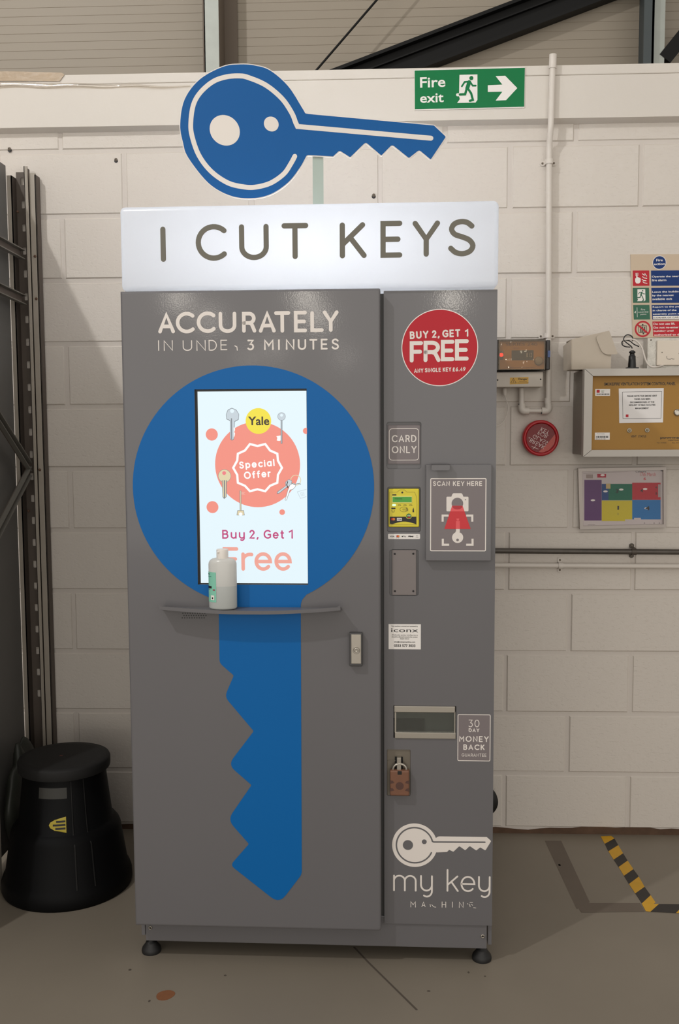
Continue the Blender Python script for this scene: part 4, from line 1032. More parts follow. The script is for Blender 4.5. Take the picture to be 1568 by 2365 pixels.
# white conduit down the wall, with a U at the bottom
z7 = Z(1130, 770, 8.1529); M_COND = mat('painted_conduit', (214, 206, 197), 0.5)
YC1 = -0.028
pth = [wall(1277, 127, -.052), wall(1272.3, 284, -.052), wall(1271, 303, -.048), wall(1269, 330, -.032), wall(1268.3, 345, YC1), wall(1263.5, 938, YC1)]
CO = thing('wall_conduit', 'white vertical conduit on the wall with a U bend below the amber box', 'conduit', pth[-1]); oC = pth[-1]
b = MB(); b.tube(pth[:-1] + [wall(*z7(1108, 1330), YC1)], 0.0102, M_COND, 16)
b.tube([wall(*z7(608, 1030), YC1), wall(*z7(608, 1330), YC1)], 0.0095, M_COND, 16); b.tube([wall(*z7(740, 1458), YC1), wall(*z7(990, 1458), YC1)], 0.0078, M_COND, 16)
b.build('pipe', CO, oC)
def bend(ctrl, r):
    b = MB(); a, m_, c = [np.array(q) for q in ctrl]
    pts = [a] + [((1 - t) ** 2) * (a * .45 + m_ * .55) + 2 * t * (1 - t) * m_ + t * t * (c * .45 + m_ * .55) for t in np.linspace(0, 1, 9)] + [c]
    b.tube(pts, r, M_COND, 18); return b
for x0, x1, xs_ in ((1112, 985, 1), (612, 748, -1)):
    b = bend((wall(*z7(x0, 1318), YC1), wall(*z7(x0, 1458), YC1), wall(*z7(x1, 1462), YC1)), 0.0130)
    for sx, sy in (((x0 + 48 * xs_), 1335), ((x1 + 5 * xs_), 1500)):
        p = wall(*z7(sx, sy), YC1 - 0.006); b.lathe([(0.0030, -.006), (0.0030, 0.002), (0.0012, 0.002), (0.0012, 0.0)], (p[0], p[1], p[2]), M_INK, 10, '-y')
    b.build('elbow', CO, oC)
b = MB(); b.tube([wall(1277, 126, -.052), wall(1276, 158, -.052)], 0.0128, M_COND, 16); b.build('coupler', CO, oC)
b = MB(); b.tube([wall(*z7(1100, 1215), YC1), wall(*z7(1100, 1322), YC1)], 0.0122, M_COND, 16); b.build('coupler', CO, oC)
def saddle(px, py, half, r, par, org, m, vertical=True, Y=YC1, hole=None):
    """two-hole saddle clip round a pipe"""
    b = MB(); p = wall(px, py, Y); a = []
    for t in np.linspace(0, PI, 13): a.append((-(r + .0022) * math.cos(t), -(r + .0022) * math.sin(t)))
    prof = [(-half, -Y - .003)] + [(-(r + .003), -Y - .003)] + [(u, w + 0) for u, w in a] + [(r + .003, -Y - .003), (half, -Y - .003)]
    hw_ = 0.0085; V, F = [], []
    for u, w in prof:
        for s in (-hw_, hw_):
            V.append((p[0] + u, Y + w if w < -Y - .0031 else -0.003, p[2] + s) if vertical else (p[0] + s, Y + w if w < -Y - .0031 else -0.003, p[2] + u))
    n_ = len(prof)
    b.add(V, [(2 * i, 2 * i + 1, 2 * i + 3, 2 * i + 2) for i in range(n_ - 1)], m, True)
    W_ = [(x, y + .002, z) for x, y, z in V]; b.add(W_, [(2 * i, 2 * i + 2, 2 * i + 3, 2 * i + 1) for i in range(n_ - 1)], m, True)
    for s in (-1, 1):
        e = (half + r + .003) / 2 * s
        cpos = (p[0] + e, -0.003, p[2]) if vertical else (p[0], -0.003, p[2] + e)
        b.lathe([(0.0085, 0), (0.0085, 0.0012)], cpos, m, 14, '-y'); b.lathe([(0.0036, 0.0), (0.0036, 0.003), (0.0018, 0.0042), (0.0, 0.0042)], cpos, M_INK if hole is None else hole, 12, '-y')
    return b.build('saddle_clip', par, org)
M_SCR = mat('dull_screw', (120, 110, 98), .5, .4)
saddle(1268.5, 373, 0.026, 0.0105, CO, oC, M_COND, hole=M_SCR); saddle(1265, 775, 0.028, 0.0105, CO, oC, M_COND, hole=M_SCR)

# amber switch box
M_AMB = mat('amber_board', (164, 122, 56), 0.5, vary=(6, 0.06), spec=0.3); M_AMBX = mat('dull_amber_board', (156, 112, 50), 0.5, vary=(6, 0.06), spec=0.3); M_DKP = mat('dark_brown_plastic', (46, 40, 38), 0.4); M_LGP = mat('pale_grey_plastic', (190, 180, 168), 0.45)
YX = -0.095
SB, oS = wall_thing('switch_box', 'amber fronted switch box with red light, on the wall beside the machine', 'switch box', z7, 600, 1000, 0.0)
def Q7(x0, y0, x1, y1, Y): return quad(z7, x0, y0, x1, y1, Y)
b = MB(); q = Q7(120, 112, 1058, 690, YX)
b.prism(rect2(q[0], q[1], q[2], q[3], .004), wfr(YX), -0.05, 0.0, M_DKP, holes=[rect2(*Q7(196, 140, 1046, 672, YX), .003)])
b.box((q[0] + .002, q[2] + .002), (YX + .05, -0.001), (q[1], q[3]), M_DKP)
b.build('case', SB, oS)
b = MB(); q = Q7(190, 134, 1050, 676, YX); Ya = YX + 0.012; fa = wfr(Ya)
b.flat(rect2(*q), fa, 0.0, M_AMBX); b.flat(rect2(*Q7(418, 318, 832, 505, Ya)), fa, 0.0004, M_DKP); b.flat(rect2(*Q7(440, 262, 560, 290, Ya)), fa, 0.0004, mat('amber_board_dark', (140, 98, 48), .5))
b.font('SERIES 240', Q7(310, 178, 905, 232, Ya), fa, 0.0005, mat('brown_print', (96, 66, 40), .5), .01); b.font('0 1 2', Q7(700, 365, 798, 450, Ya), fa, .0007, M_LGP)
for y in (420, 438, 455): b.ribbon([W2(*z7(325, y), Ya), W2(*z7(365, y), Ya)], .0006, fa, .0005, M_INK)
b.ribbon([W2(*z7(290, 645), Ya), W2(*z7(860, 640), Ya)], .0012, fa, .0005, mat('brown_print', (96, 66, 40), .5))
b.build('board', SB, oS)
b = MB(); c = W2(*z7(928, 520), Ya); b.lathe([(0.0155, 0.0), (0.0150, 0.006), (0.0105, 0.008), (0.0, 0.0085)], (c[0], Ya, c[1]), mat('grey_knob', (126, 112, 92), .35), 28, '-y'); b.build('knob', SB, oS)
b = MB(); q = Q7(185, 335, 262, 490, Ya - .004); b.box((q[0], q[2]), (Ya - .004, Ya), (q[1], q[3]), M_DKP)
c = W2(*z7(226, 405), Ya - .004); b.lathe([(0.0066, 0.0), (0.0064, 0.002), (0.004, 0.004), (0.0, 0.0042)], (c[0], Ya - .004, c[1]), emis('red_lamp', (255, 52, 34), 2.2), 18, '-y'); b.build('indicator_light', SB, oS)
b = MB(); q = Q7(170, 118, 1056, 684, YX); b.box((q[0], q[2]), (YX - .004, YX - .0015), (q[1], q[3]), film('clear_cover', (246, 238, 224), 0.03, 0.06, (26, .8)), .001); b.build('clear_cover', SB, oS)
b = MB(); q = Q7(1062, 124, 1148, 684, YX + .02); b.box((q[0], q[2]), (YX + .02, -0.01), (q[1], q[3]), M_DKP, .003); q = Q7(1098, 322, 1150, 452, YX + .018); b.box((q[0], q[2]), (YX + .018, YX + .04), (q[1], q[3]), mat('blue_grey_plastic', (72, 96, 150), .4), .001); b.build('latch', SB, oS)
YG = -0.08
b = MB(); q = Q7(120, 728, 1012, 1012, YG); b.box((q[0], q[2]), (YG, -0.001), (q[1], q[3]), M_LGP, .0025)
for x, y in ((156, 878), (966, 864)):
    c = W2(*z7(x, y), YG); b.lathe([(.0026, 0), (.0026, .001), (.0012, .001), (.0012, .0)], (c[0], YG, c[1]), M_INK, 12, '-y')
b.build('terminal_cover', SB, oS)
b = MB(); fg = wfr(YG); b.flat([W2(*z7(*p), YG) for p in ((386, 960), (735, 948), (738, 822), (388, 834))], fg, .0004, mat('amber_sticker', (206, 160, 66), .5))
tri = [W2(*z7(*p), YG) for p in ((402, 935), (504, 932), (452, 848))]; b.ribbon(tri, .0016, fg, .0006, M_INK, closed=True); b.ribbon([W2(*z7(*p), YG) for p in ((458, 876), (446, 902), (458, 902), (448, 926))], .0009, fg, .0006, M_INK)
b.font('Danger', Q7(548, 840, 722, 886, YG), fg, .0006, M_INK, .03)
for x0, x1, y in ((562, 704, 905), (530, 738, 932)): b.ribbon([W2(*z7(x0, y), YG), W2(*z7(x1, y - 2), YG)], .0011, fg, .0006, M_INK)
b.build('danger_label', SB, oS)
b = MB(); c = wall(*z7(292, 1100), -.03); b.lathe([(.006, -.012), (.0075, -.006), (.0085, .004), (.0075, .012)], c, M_COND, 18); b.build('gland', SB, oS)
b = MB(); b.tube([np.array(p) for p in catmull([wall(*z7(292, 1150), -.03), wall(*z7(320, 1250), -.028), wall(*z7(352, 1370), -.026), wall(*z7(345, 1480), -.026), wall(*z7(300, 1610), -.03), wall(*z7(220, 1710), -.035), wall(*z7(120, 1755), -.04), wall(*z7(-60, 1770), -.05)], 6)], .0016, M_COND, 8); b.build('thin_cable', SB, oS)

# break-glass key box
zw = Z(1130, 760, 3.58); YK2 = -0.045
BG, oB = wall_thing('key_break_glass_box', 'round red break glass key box on the wall, its lettering upside down', 'key box', zw, 428, 1045, 0.0)
c = W2(*zw(428, 902), YK2); rb = (W2(*zw(579, 902), YK2)[0] - W2(*zw(278, 902), YK2)[0]) / 2
M_RIM = mat('red_plastic', (178, 24, 34), 0.35)
b = MB(); b.lathe([(rb * .96, -0.044), (rb, -0.030), (rb, -0.006), (rb * .95, 0.0), (rb * .86, 0.001), (rb * .82, -0.004), (rb * .80, -0.016)], (c[0], YK2, c[1]), M_RIM, 64, '-y'); b.build('rim', BG, oB)
b = MB(); fb = wfr(YK2 + .008); b.flat(circle2(c, rb * .815, 48), fb, 0.0, mat('deep_red_card', (128, 20, 26), 0.6, spec=0.1))
kx = [W2(*z7(*p), YK2 + .008) for p in ((1245, 1960), (1235, 1900), (1090, 2080), (930, 2230), (1000, 2245), (1120, 2200), (1220, 2080))]; b.flat(kx, fb, .0004, mat('orange_red_card', (190, 62, 42), 0.5))
b.build('back_card', BG, oB)
b = MB(); Yg = YK2 + .005; fgl = wfr(Yg)
for s, x, y, w_, h_ in (('KEY', 1046, 1838, 168, 78), ('FOR', 1010, 1908, 196, 74), ('GLASS', 958, 1998, 300, 72), ('BREAK', 908, 2080, 310, 74)):
    c2 = W2(*z7(x, y), Yg); ww, hh = w_ / 8.153 / 650, h_ / 8.153 / 650
    b.font(s, (c2[0] - ww / 2, c2[1] - hh / 2, c2[0] + ww / 2, c2[1] + hh / 2), fgl, .0, M_WHITE, -.01, flipv=True, rotate=math.radians(-28))
b.ribbon([W2(*z7(*p), Yg) for p in ((740, 1965), (755, 1950), (772, 1962), (760, 1980))], .0008, fgl, 0, M_WHITE, closed=True)
b.ribbon([W2(*z7(*p), Yg) for p in ((800, 2128), (850, 2150), (922, 2178))], .0016, fgl, 0, M_WHITE); b.ribbon([W2(*z7(*p), Yg) for p in ((868, 2120), (850, 2150), (820, 2172))], .0014, fgl, .0003, M_WHITE)
b.build('glass_lettering', BG, oB)
b = MB(); b.flat(circle2(c, rb * .805, 48), wfr(YK2 + .003), 0.0, film('clear_glass', (250, 240, 240), 0.02, 0.05)); b.build('glass', BG, oB)

# smoke vent control cabinet
YF2 = -0.21; XR = 0.66
CP = thing('control_cabinet', 'grey control cabinet with amber panel and paper notice on the wall', 'cabinet', (0.3, 0, 1.398)); oP = np.array([0.3, 0, 1.398])
M_CABS = mat('grey_cabinet_side', (134, 126, 116), 0.5, vary=(6, .05)); M_FRM = mat('pale_metal_frame', (182, 176, 168), 0.4, .1)
x0c, zT, zBt = wall(1350, 852, YF2)[0], 1.6905, 1.398
b = MB(); b.box((x0c + .004, XR - .004), (YF2 + .03, -.001), (zBt + .004, zT - .002), M_CABS, .002); b.build('cabinet_body', CP, oP)
b = MB(); inn = [W2(*zw(*p), YF2) for p in ((855, 388), (845, 1000))]
xi, zti, zbi = (inn[0][0] + inn[1][0]) / 2, inn[0][1], inn[1][1]; bw = xi - x0c
ff = wfr(YF2)
for poly_ in ([(x0c, zBt), (x0c, zT), (xi, zti), (xi, zbi)], [(x0c, zT), (XR, zT), (XR - bw, zti), (xi, zti)], [(XR, zT), (XR, zBt), (XR - bw, zbi), (XR - bw, zti)], [(x0c, zBt), (xi, zbi), (XR - bw, zbi), (XR, zBt)]):
    cpt = np.mean(np.array(poly_), axis=0); pp = [np.array(p) + (cpt - np.array(p)) * 0.004 for p in poly_]
    if poly_area(pp) < 0: pp = pp[::-1]
    b.prism(pp, ff, -.032, 0.0, M_FRM)
b.build('door_frame', CP, oP)
YA = YF2 + 0.026; fA3 = wfr(YA); QW = lambda x0, y0, x1, y1: quad(zw, x0, y0, x1, y1, YA)
b = MB(); b.flat(rect2(xi - .004, zbi - .004, XR - bw + .004, zti + .004), fA3, 0.0, M_AMB)
b.font('SMOKE/FIRE VENTILATION SYSTEM CONTROL PANEL', QW(948, 440, 1540, 466), fA3, .0004, M_INK, .02)
b.font('VENT   STATUS', QW(1170, 878, 1296, 896), fA3, .0004, M_INK, .01); q = QW(1414, 888, 1614, 912); b.font('powrmatic', q, fA3, .0004, M_INK, .02); b.font('VENTILATION', QW(1478, 914, 1612, 924), fA3, .0004, M_INK)
b.font('Tel. 01460', QW(1383, 936, 1462, 944), fA3, .0004, M_INK); b.font('Fax. 01460', QW(1512, 936, 1592, 944), fA3, .0004, M_INK)
b.build('amber_panel', CP, oP)
def stick(name, q, items):
    b = MB(); b.flat(rect2(*q, .0008), fA3, .0006, M_WHITE)
    for kind, bx, m_ in items:
        bb = QW(*bx)
        if kind == 'r': b.flat(rect2(*bb), fA3, .0009, m_)
        else: b.font(kind, bb, fA3, .0009, m_, .01)
    return b.build(name, CP, oP)
bars = [('r', (886 + 9 * k, 533, 890 + 9 * k + (k % 3), 545), M_INK) for k in range(12)]
stick('asset_sticker', QW(875, 496, 998, 552), [('r', (886, 502, 912, 527), M_RED), ('ASSET', (924, 508, 950, 516), M_GRN), ('No.', (928, 518, 948, 526), M_INK)] + bars)
stick('barcode_sticker', QW(872, 856, 995, 916), [('r', (882 + 8 * k, 884, 886 + 8 * k + (k % 3), 900), M_INK) for k in range(13)] + [('Powrmatic', (890, 864, 955, 870), M_INK), ('MADE IN GB', (880, 905, 960, 912), M_INK)])
b = MB(); YN = YA - .001; fn_ = wfr(YN); N2 = lambda x, y: W2(*zw(x, y), YN)
b.prism([N2(*p) for p in ((1074, 778), (1436, 772), (1442, 488), (1070, 492))], fn_, -.0008, 0.0, mat('notice_paper', (226, 222, 220), .5))
b.ribbon([N2(*p) for p in ((1100, 520), (1425, 516), (1419, 738), (1104, 740))], .0010, fn_, .0003, M_INK, closed=True)
for s, bx in (('PLEASE NOTE THIS SMOKE VENT', (1140, 546, 1386, 560)), ('PANEL HAS BEEN', (1200, 572, 1330, 585)), ('DECOMMISSIONED AT THE', (1163, 598, 1364, 611)), ('REQUEST OF B&Q FACILITIES', (1154, 622, 1372, 636)), ('MANAGEMENT', (1206, 648, 1318, 661))):
    b.font(s, quad(zw, *bx, YN), fn_, .0004, M_INK, .03, rotate=.006)
b.flat(rect2(*quad(zw, 1128, 706, 1150, 728, YN)), fn_, .0004, M_RED); b.build('paper_notice', CP, oP)
for x, y in ((1157, 838), (1304, 836)):
    c2 = W2(*zw(x, y), YA); b = MB(); b.lathe([(.0078, 0), (.0078, .0025), (.0062, .0035), (.0052, .0025)], (c2[0], YA, c2[1]), M_STEEL, 24, '-y'); b.lathe([(.0052, .0), (.0045, .005), (0, .0065)], (c2[0], YA, c2[1]), mat('grey_lens', (150, 138, 112), .25), 20, '-y'); b.build('status_lamp', CP, oP)
c2 = W2(*zw(1552, 690), YA); b = MB(); b.lathe([(.012, 0), (.012, .004), (.009, .008), (.007, .008), (.007, .005)], (c2[0], YA, c2[1]), M_STEEL, 24, '-y'); b.lathe([(.007, .004), (0, .005)], (c2[0], YA, c2[1]), M_INK, 20, '-y'); b.build('cabinet_lock', CP, oP)

# torn cardboard carton on the cabinet
M_CARD = mat('grey_beige_cardboard', (186, 174, 158), 0.75, vary=(14, .05))
YQ = -0.150
KB, oK = wall_thing('cardboard_carton', 'open beige cardboard carton lying on top of the control cabinet', 'carton', zw, 840, 315, YQ)
oK[2] = zT; KB.location = tuple(oK)
Kp = lambda x, y, Y=YQ: wall(*zw(x, y), Y)
def board(pts, m, mb, t=.0022):
    P = [np.array(p) for p in pts]; nrm = np.cross(P[1] - P[0], P[2] - P[0]); nrm /= np.linalg.norm(nrm); n_ = len(P)
    mb.add(P + [p + nrm * t for p in P], [tuple(range(n_))[::-1], tuple(range(n_, 2 * n_))] + [(i, (i + 1) % n_, n_ + (i + 1) % n_, n_ + i) for i in range(n_)], m)
bl_ = Kp(682, 312); br_ = Kp(1002, 318); bl_[2] = br_[2] = zT + .001
tl_, tr_ = Kp(682, 90), Kp(985, 20)
b = MB(); back = np.array([0, .10, 0])
board([bl_, br_, Kp(1006, 205), tr_, tl_], M_CARD, b); board([bl_ + back, br_ + back, Kp(1006, 205) + back, tr_ + back, tl_ + back], M_CARD, b)
board([bl_, br_, br_ + back, bl_ + back], M_CARD, b)
board([tl_, tr_, tr_ + back, tl_ + back], M_CARD, b)
b.build('carton_body', KB, oK)
b = MB(); lf = wall(*zw(617, 345), -.085); lt = wall(*zw(615, 142), -.085); lf[2] = max(lf[2], zT - .01)
board([bl_, tl_, lt, lf], M_CARD, b); b.build('end_flap', KB, oK)
b = MB(); fl_ = fillet([Kp(873, 66)[[0, 2]], Kp(985, 14)[[0, 2]], Kp(1057, 208)[[0, 2]], Kp(935, 216)[[0, 2]]], [.012, .002, .003, .022], 6)
if poly_area(fl_) < 0: fl_ = fl_[::-1]
b.prism(fl_, wfr(YQ), .007, .0095, M_CARD); b.build('tuck_flap', KB, oK)

# plug adaptor with its black lead, and a white cable, on the cabinet
z8 = Z(1430, 560, 7.8841); Y8 = -0.10
def P8(x, y, Y=Y8): return wall(*z8(x, y), Y)
pb_ = P8(236, 2282); pb_[2] = zT
PL = thing('plug', 'black plug with a looped lead standing on the control cabinet', 'plug', pb_)
b = MB(); u = 1 / 7.884 / 660
zz = lambda y: P8(236, y)[2] - zT
b.box((pb_[0] - 104 * u, pb_[0] + 104 * u), (Y8 - .012, Y8 + .012), (zT, zT + zz(2232) - zz(2282) + .0005), M_BLACK, .0015)
b.lathe([(.0138, 0.0), (.0132, .014), (.0122, .027), (.0115, .042), (.0086, .044), (.0076, .051), (.0112, .052), (.0102, .057), (.0045, .061)], (pb_[0] - .001, Y8, zT + .0065), M_BLACK, 20)
b.build('plug_body', PL, pb_)
b = MB(); b.tube([np.array(p) for p in catmull([P8(236, 1930), P8(215, 1890), P8(120, 1815), P8(80, 1770), P8(100, 1710), P8(150, 1682), P8(215, 1698), P8(248, 1745), P8(240, 1790, -.08)], 6)], .0019, M_BLACK, 8)
b.tube([np.array(p) for p in catmull([P8(200, 1905), P8(110, 1895), P8(52, 1855), P8(70, 1790, -.09), P8(180, 1790, -.085), P8(270, 1855, -.085), P8(360, 1895, -.085)], 6)], .0019, M_BLACK, 8); b.build('lead', PL, pb_)
b = MB(); pts = [P8(75, 1840, -.085), P8(48, 1812, -.088), P8(90, 1778, -.09), P8(180, 1762, -.095), P8(280, 1775, -.10), P8(370, 1850, -.10), P8(425, 1950, -.10), P8(460, 2080, -.10), P8(505, 2190, -.10), P8(580, 2262, -.10), P8(690, 2266, -.10), P8(800, 2240, -.06)]
for p in pts: p[2] = max(p[2], zT + .004)
b.tube([np.array(p) for p in catmull(pts, 6)], .0031, M_COND, 10); tag(b.build('white_cable', None, pts[7]), 'white cable arching down behind the black plug', 'cable')

# socket in a galvanised box
M_GALVR = mat('crinkled_galvanised', (186, 182, 174), 0.35, 0.4, bump=(150, .6, 3), vary=(60, .2))
YO = -0.055
SO_ = thing('wall_socket', 'white socket plate on a galvanised box at the right edge, above the cabinet', 'socket', (wall(1540, 800)[0], 0, 1.70)); oO = np.array(SO_.location)
b = MB(); q = quad(z8, 512, 1735, 1560, 2300, YO); b.box((q[0], q[2]), (YO, -.001), (q[1], q[3]), M_GALVR, .001)
c2 = W2(*z8(578, 1775), YO); b.lathe([(.0028, 0), (.0026, .0015), (.0, .002)], (c2[0], YO, c2[1]), M_SCR, 12, '-y'); b.build('back_box', SO_, oO)
b = MB(); q = quad(z8, 690, 1782, 1400, 2236, YO - .010); b.box((q[0], q[2]), (YO - .010, YO), (q[1], q[3]), mat('old_white_plastic', (214, 202, 186), .35, vary=(12, .05)), .002); fo = wfr(YO - .010)
for x, y in ((779, 2002), (1092, 2020)): b.flat(circle2(W2(*z8(x, y), YO - .01), .0022, 12), fo, .0004, M_SCR)
b.ribbon([W2(*z8(*p), YO - .010) for p in ((864, 2070), (866, 2105), (880, 2122), (930, 2128), (955, 2110), (975, 2125), (1000, 2122))], .0012, fo, .0004, M_INK)
b.build('face_plate', SO_, oO)

# fire action notice
YT = -0.004; fT = wfr(YT); T2 = lambda x, y: W2(*z8(x, y), YT)
M_CREAM = mat('cream_board', (200, 181, 158), .5, spec=.25); M_NAVY = mat('navy_print', (24, 54, 112), .5, spec=.2); M_DKG = mat('bottle_green_print', (26, 92, 66), .45)
FA, oF = wall_thing('fire_action_notice', 'cream fire action notice with red, green and blue panels at the right edge', 'notice', z8, 700, 1735, 0.0)
b = MB(); b.prism([T2(245, 1742), T2(1330, 1712), T2(1300, 212), T2(205, 216)], wfr(0.0), 0.001, 0.004, M_CREAM)
def tq(p, m, w=.0004): b.flat([T2(*e) for e in p][::-1], fT, w, m)
def tt(s, x0, y0, x1, y1, m=M_WHITE, bo=.02, ro=.01): a, c = T2(x0, y1), T2(x1, y0); b.font(s, (a[0], a[1], c[0], c[1]), fT, .0009, m, bo, rotate=ro)
def dsc(x, y, r, m, w): c = T2(x, y); b.flat(circle2(c, r / 7.884 / 650, 36), fT, w, m)
dsc(730, 366, 122, M_WHITE, .0004); dsc(730, 366, 112, M_NAVY, .0006); tt('Fire', 672, 300, 792, 345); tt('action', 632, 372, 832, 414)
tq(((245, 512), (545, 510), (549, 788), (248, 792)), M_RED); tq(((577, 512), (1270, 506), (1275, 786), (582, 790)), M_NAVY); tq(((245, 826), (541, 824), (549, 1098), (250, 1100)), M_DKG); tq(((584, 826), (1276, 820), (1282, 1098), (590, 1102)), M_NAVY)
tq(((252, 1138), (549, 1136), (562, 1402), (265, 1404)), M_DKG); tq(((588, 1138), (1284, 1132), (1296, 1398), (602, 1404)), M_NAVY); tq(((603, 1440), (1296, 1434), (1306, 1704), (618, 1710)), M_RED)
tt('Operate the nearest', 592, 598, 1165, 646); tt('fire alarm', 592, 664, 856, 708); tt('Leave the building', 598, 878, 1115, 925); tt('by the nearest', 600, 944, 990, 990); tt('available exit', 600, 1006, 962, 1050)
tt('Report to the person', 606, 1152, 1215, 1196); tt('in charge of the', 608, 1216, 1042, 1262); tt('assembly point at', 612, 1282, 1115, 1324)
tq(((612, 1340), (1288, 1334), (1290, 1392), (616, 1396)), M_WHITE, .0007); tt('CORNER OF CAR PARK', 626, 1350, 1240, 1380, M_INK, .02)
tt('Do not use lift.', 622, 1458, 1018, 1504); tt('Do not re-enter the', 624, 1526, 1190, 1568); tt('building until', 628, 1592, 986, 1636); tt('authorised to do so', 636, 1658, 1220, 1698)
# pictograms
tq(((288, 654), (322, 654), (322, 620), (388, 655), (388, 715), (360, 748), (312, 748), (290, 715)), M_WHITE, .0007); b.ribbon([T2(320, 572), T2(318, 655)], .0042, fT, .0008, M_WHITE); b.ribbon([T2(*p) for p in ((294, 560), (344, 558), (344, 604), (294, 606))], .0008, fT, .0009, M_WHITE, closed=True)
for k, (x, y) in enumerate(((420, 570), (425, 625), (412, 670), (430, 715))): b.ribbon([T2(x, y), T2(x + 28, y + 22), T2(x + 75, y + 28)], .0026, fT, .0007, M_WHITE)
for k, (x, y) in enumerate(((465, 565),)): b.ribbon([T2(x, y), T2(x + 15, y + 30), T2(x + 34, y + 50)], .0026, fT, .0007, M_WHITE)
tq(((330, 854), (472, 852), (476, 1050), (462, 1068), (325, 1070), (340, 1040), (330, 1020)), M_WHITE, .0007); dsc(425, 880, 13, M_DKG, .0009)
def tr(pts, w, z): b.ribbon([T2(*p) for p in pts], w / 7.884 / 650, fT, z, M_DKG)
tr([(405, 912), (395, 955)], 26, .0009); tr([(402, 905), (368, 910), (350, 940)], 12, .0010); tr([(412, 908), (435, 935), (465, 938)], 12, .0011); tr([(392, 955), (378, 1000), (330, 1005)], 15, .0012); tr([(400, 955), (428, 1005), (442, 1055), (420, 1062)], 14, .0013)
b.ribbon([T2(322, 1185), T2(328, 1358)], .0014, fT, .0008, M_WHITE); tq(((275, 1275), (300, 1240), (298, 1290)), M_WHITE, .0008); tt('Fire', 395, 1205, 470, 1238, M_WHITE, .0); tt('assembly', 345, 1252, 535, 1285, M_WHITE, .0); tt('point', 386, 1296, 492, 1326, M_WHITE, .0)
dsc(428, 1575, 144, M_RED, .0005); dsc(428, 1575, 114, M_CREAM, .0007)
b.ribbon([T2(*p) for p in ((352, 1518), (496, 1518), (500, 1638), (358, 1640))], .0018, fT, .0009, M_INK, closed=True); dsc(426, 1496, 14, M_INK, .0010); dsc(438, 1660, 14, M_INK, .0010); b.ribbon([T2(426, 1500), T2(432, 1660)], .0010, fT, .0011, M_INK)
for x in (390, 424, 460): b.ribbon([T2(x, 1570), T2(x + 4, 1632)], .0036, fT, .0012, M_INK); dsc(x, 1550, 11, M_INK, .0012)
b.ribbon([T2(335, 1500), T2(520, 1655)], .0055, fT, .0016, M_RED); b.build('notice_board', FA, oF)

# framed colour plan
YZ = -0.016; G2 = lambda x, y: W2(*zw(x, y), YZ); fz = wfr(YZ)
CPn, oN = wall_thing('framed_plan', 'framed colour zone plan on the wall below the control cabinet', 'framed plan', zw, 1100, 1655, 0.0)
b = MB(); outer = [G2(748, 1656), G2(1462, 1640), G2(1462, 1140), G2(734, 1152)]; inner = [G2(776, 1628), G2(1440, 1614), G2(1438, 1166), G2(764, 1178)]
b.prism(outer, wfr(0.0), .002, .018, mat('aluminium_frame', (168, 159, 153), .35, .3), holes=[inner]); b.build('frame', CPn, oN)
b = MB(); Yv = -0.008; fv = wfr(Yv); V2 = lambda x, y: W2(*zw(x, y), Yv)
b.prism([V2(768, 1640), V2(1446, 1624), V2(1444, 1158), V2(756, 1170)], fv, -.004, 0.0, mat('plan_paper', (202, 193, 192), .5, spec=.2))
def vq(x0, y0, x1, y1, rgb, w, name): b.flat([V2(x0, y1), V2(x1, y1), V2(x1, y0), V2(x0, y0)], fv, w, mat(name, rgb, .5, spec=.2))
vq(785, 1247, 928, 1583, (98, 62, 112), .0003, 'plan_purple'); vq(929, 1280, 1181, 1416, (30, 108, 84), .0003, 'plan_green'); vq(929, 1280, 985, 1416, (40, 74, 130), .0004, 'plan_navy'); vq(1181, 1270, 1416, 1412, (182, 52, 62), .0003, 'plan_red')
vq(929, 1418, 1181, 1588, (204, 188, 52), .0003, 'plan_yellow'); vq(1181, 1413, 1416, 1574, (44, 116, 178), .0003, 'plan_blue'); vq(800, 1202, 856, 1234, (160, 146, 140), .0003, 'plan_grey'); vq(892, 1198, 965, 1228, (176, 44, 66), .0003, 'plan_crimson')
vq(964, 1278, 1001, 1320, (196, 172, 120), .0006, 'plan_tan'); vq(1395, 1284, 1416, 1390, (168, 158, 158), .0005, 'plan_pale'); vq(1196, 1560, 1252, 1592, (214, 206, 206), .0006, 'plan_paper'); vq(1122, 1574, 1181, 1596, (214, 206, 206), .0006, 'plan_paper')
for x, y in ((856, 1415), (960, 1342), (1090, 1327), (1288, 1322), (1300, 1482), (936, 1208)): b.flat(circle2(V2(x, y), .0078, 20, .0036), fv, .0007, M_WHITE)
def vt(s, x0, y0, x1, y1, m, bo=.02): a, c = V2(x0, y1), V2(x1, y0); b.font(s, (a[0], a[1], c[0], c[1]), fv, .0009, m, bo)
vt('3', 1042, 1324, 1068, 1356, M_INK); vt('4', 1246, 1322, 1270, 1350, M_INK); vt('1', 1058, 1462, 1072, 1494, M_INK); vt('2', 1056, 1520, 1070, 1536, mat('plan_olive', (140, 130, 50), .5)); vt('4', 1288, 1464, 1326, 1498, M_INK); vt('5', 1372, 1350, 1388, 1370, M_INK); vt('6', 1374, 1300, 1388, 1316, M_INK)
vt('17th March', 1246, 1186, 1376, 1216, mat('red_marker', (200, 60, 66), .5), -.01); vt('6', 1274, 1226, 1296, 1248, mat('red_marker', (200, 60, 66), .5)); vt('Colours', 1208, 1168, 1296, 1186, M_INK, .0); vt('Plan', 1416, 1166, 1438, 1176, M_INK)
b.ribbon([V2(778, 1192), V2(1140, 1180)], .0008, fv, .0004, M_CABS); b.ribbon([V2(815, 1618), V2(872, 1617)], .0012, fv, .0004, M_CABS)
for x in (1282, 1362, 1405): b.flat(circle2(V2(x, 1604), .0016, 8), fv, .0004, M_INK)
b.build('plan_sheet', CPn, oN)
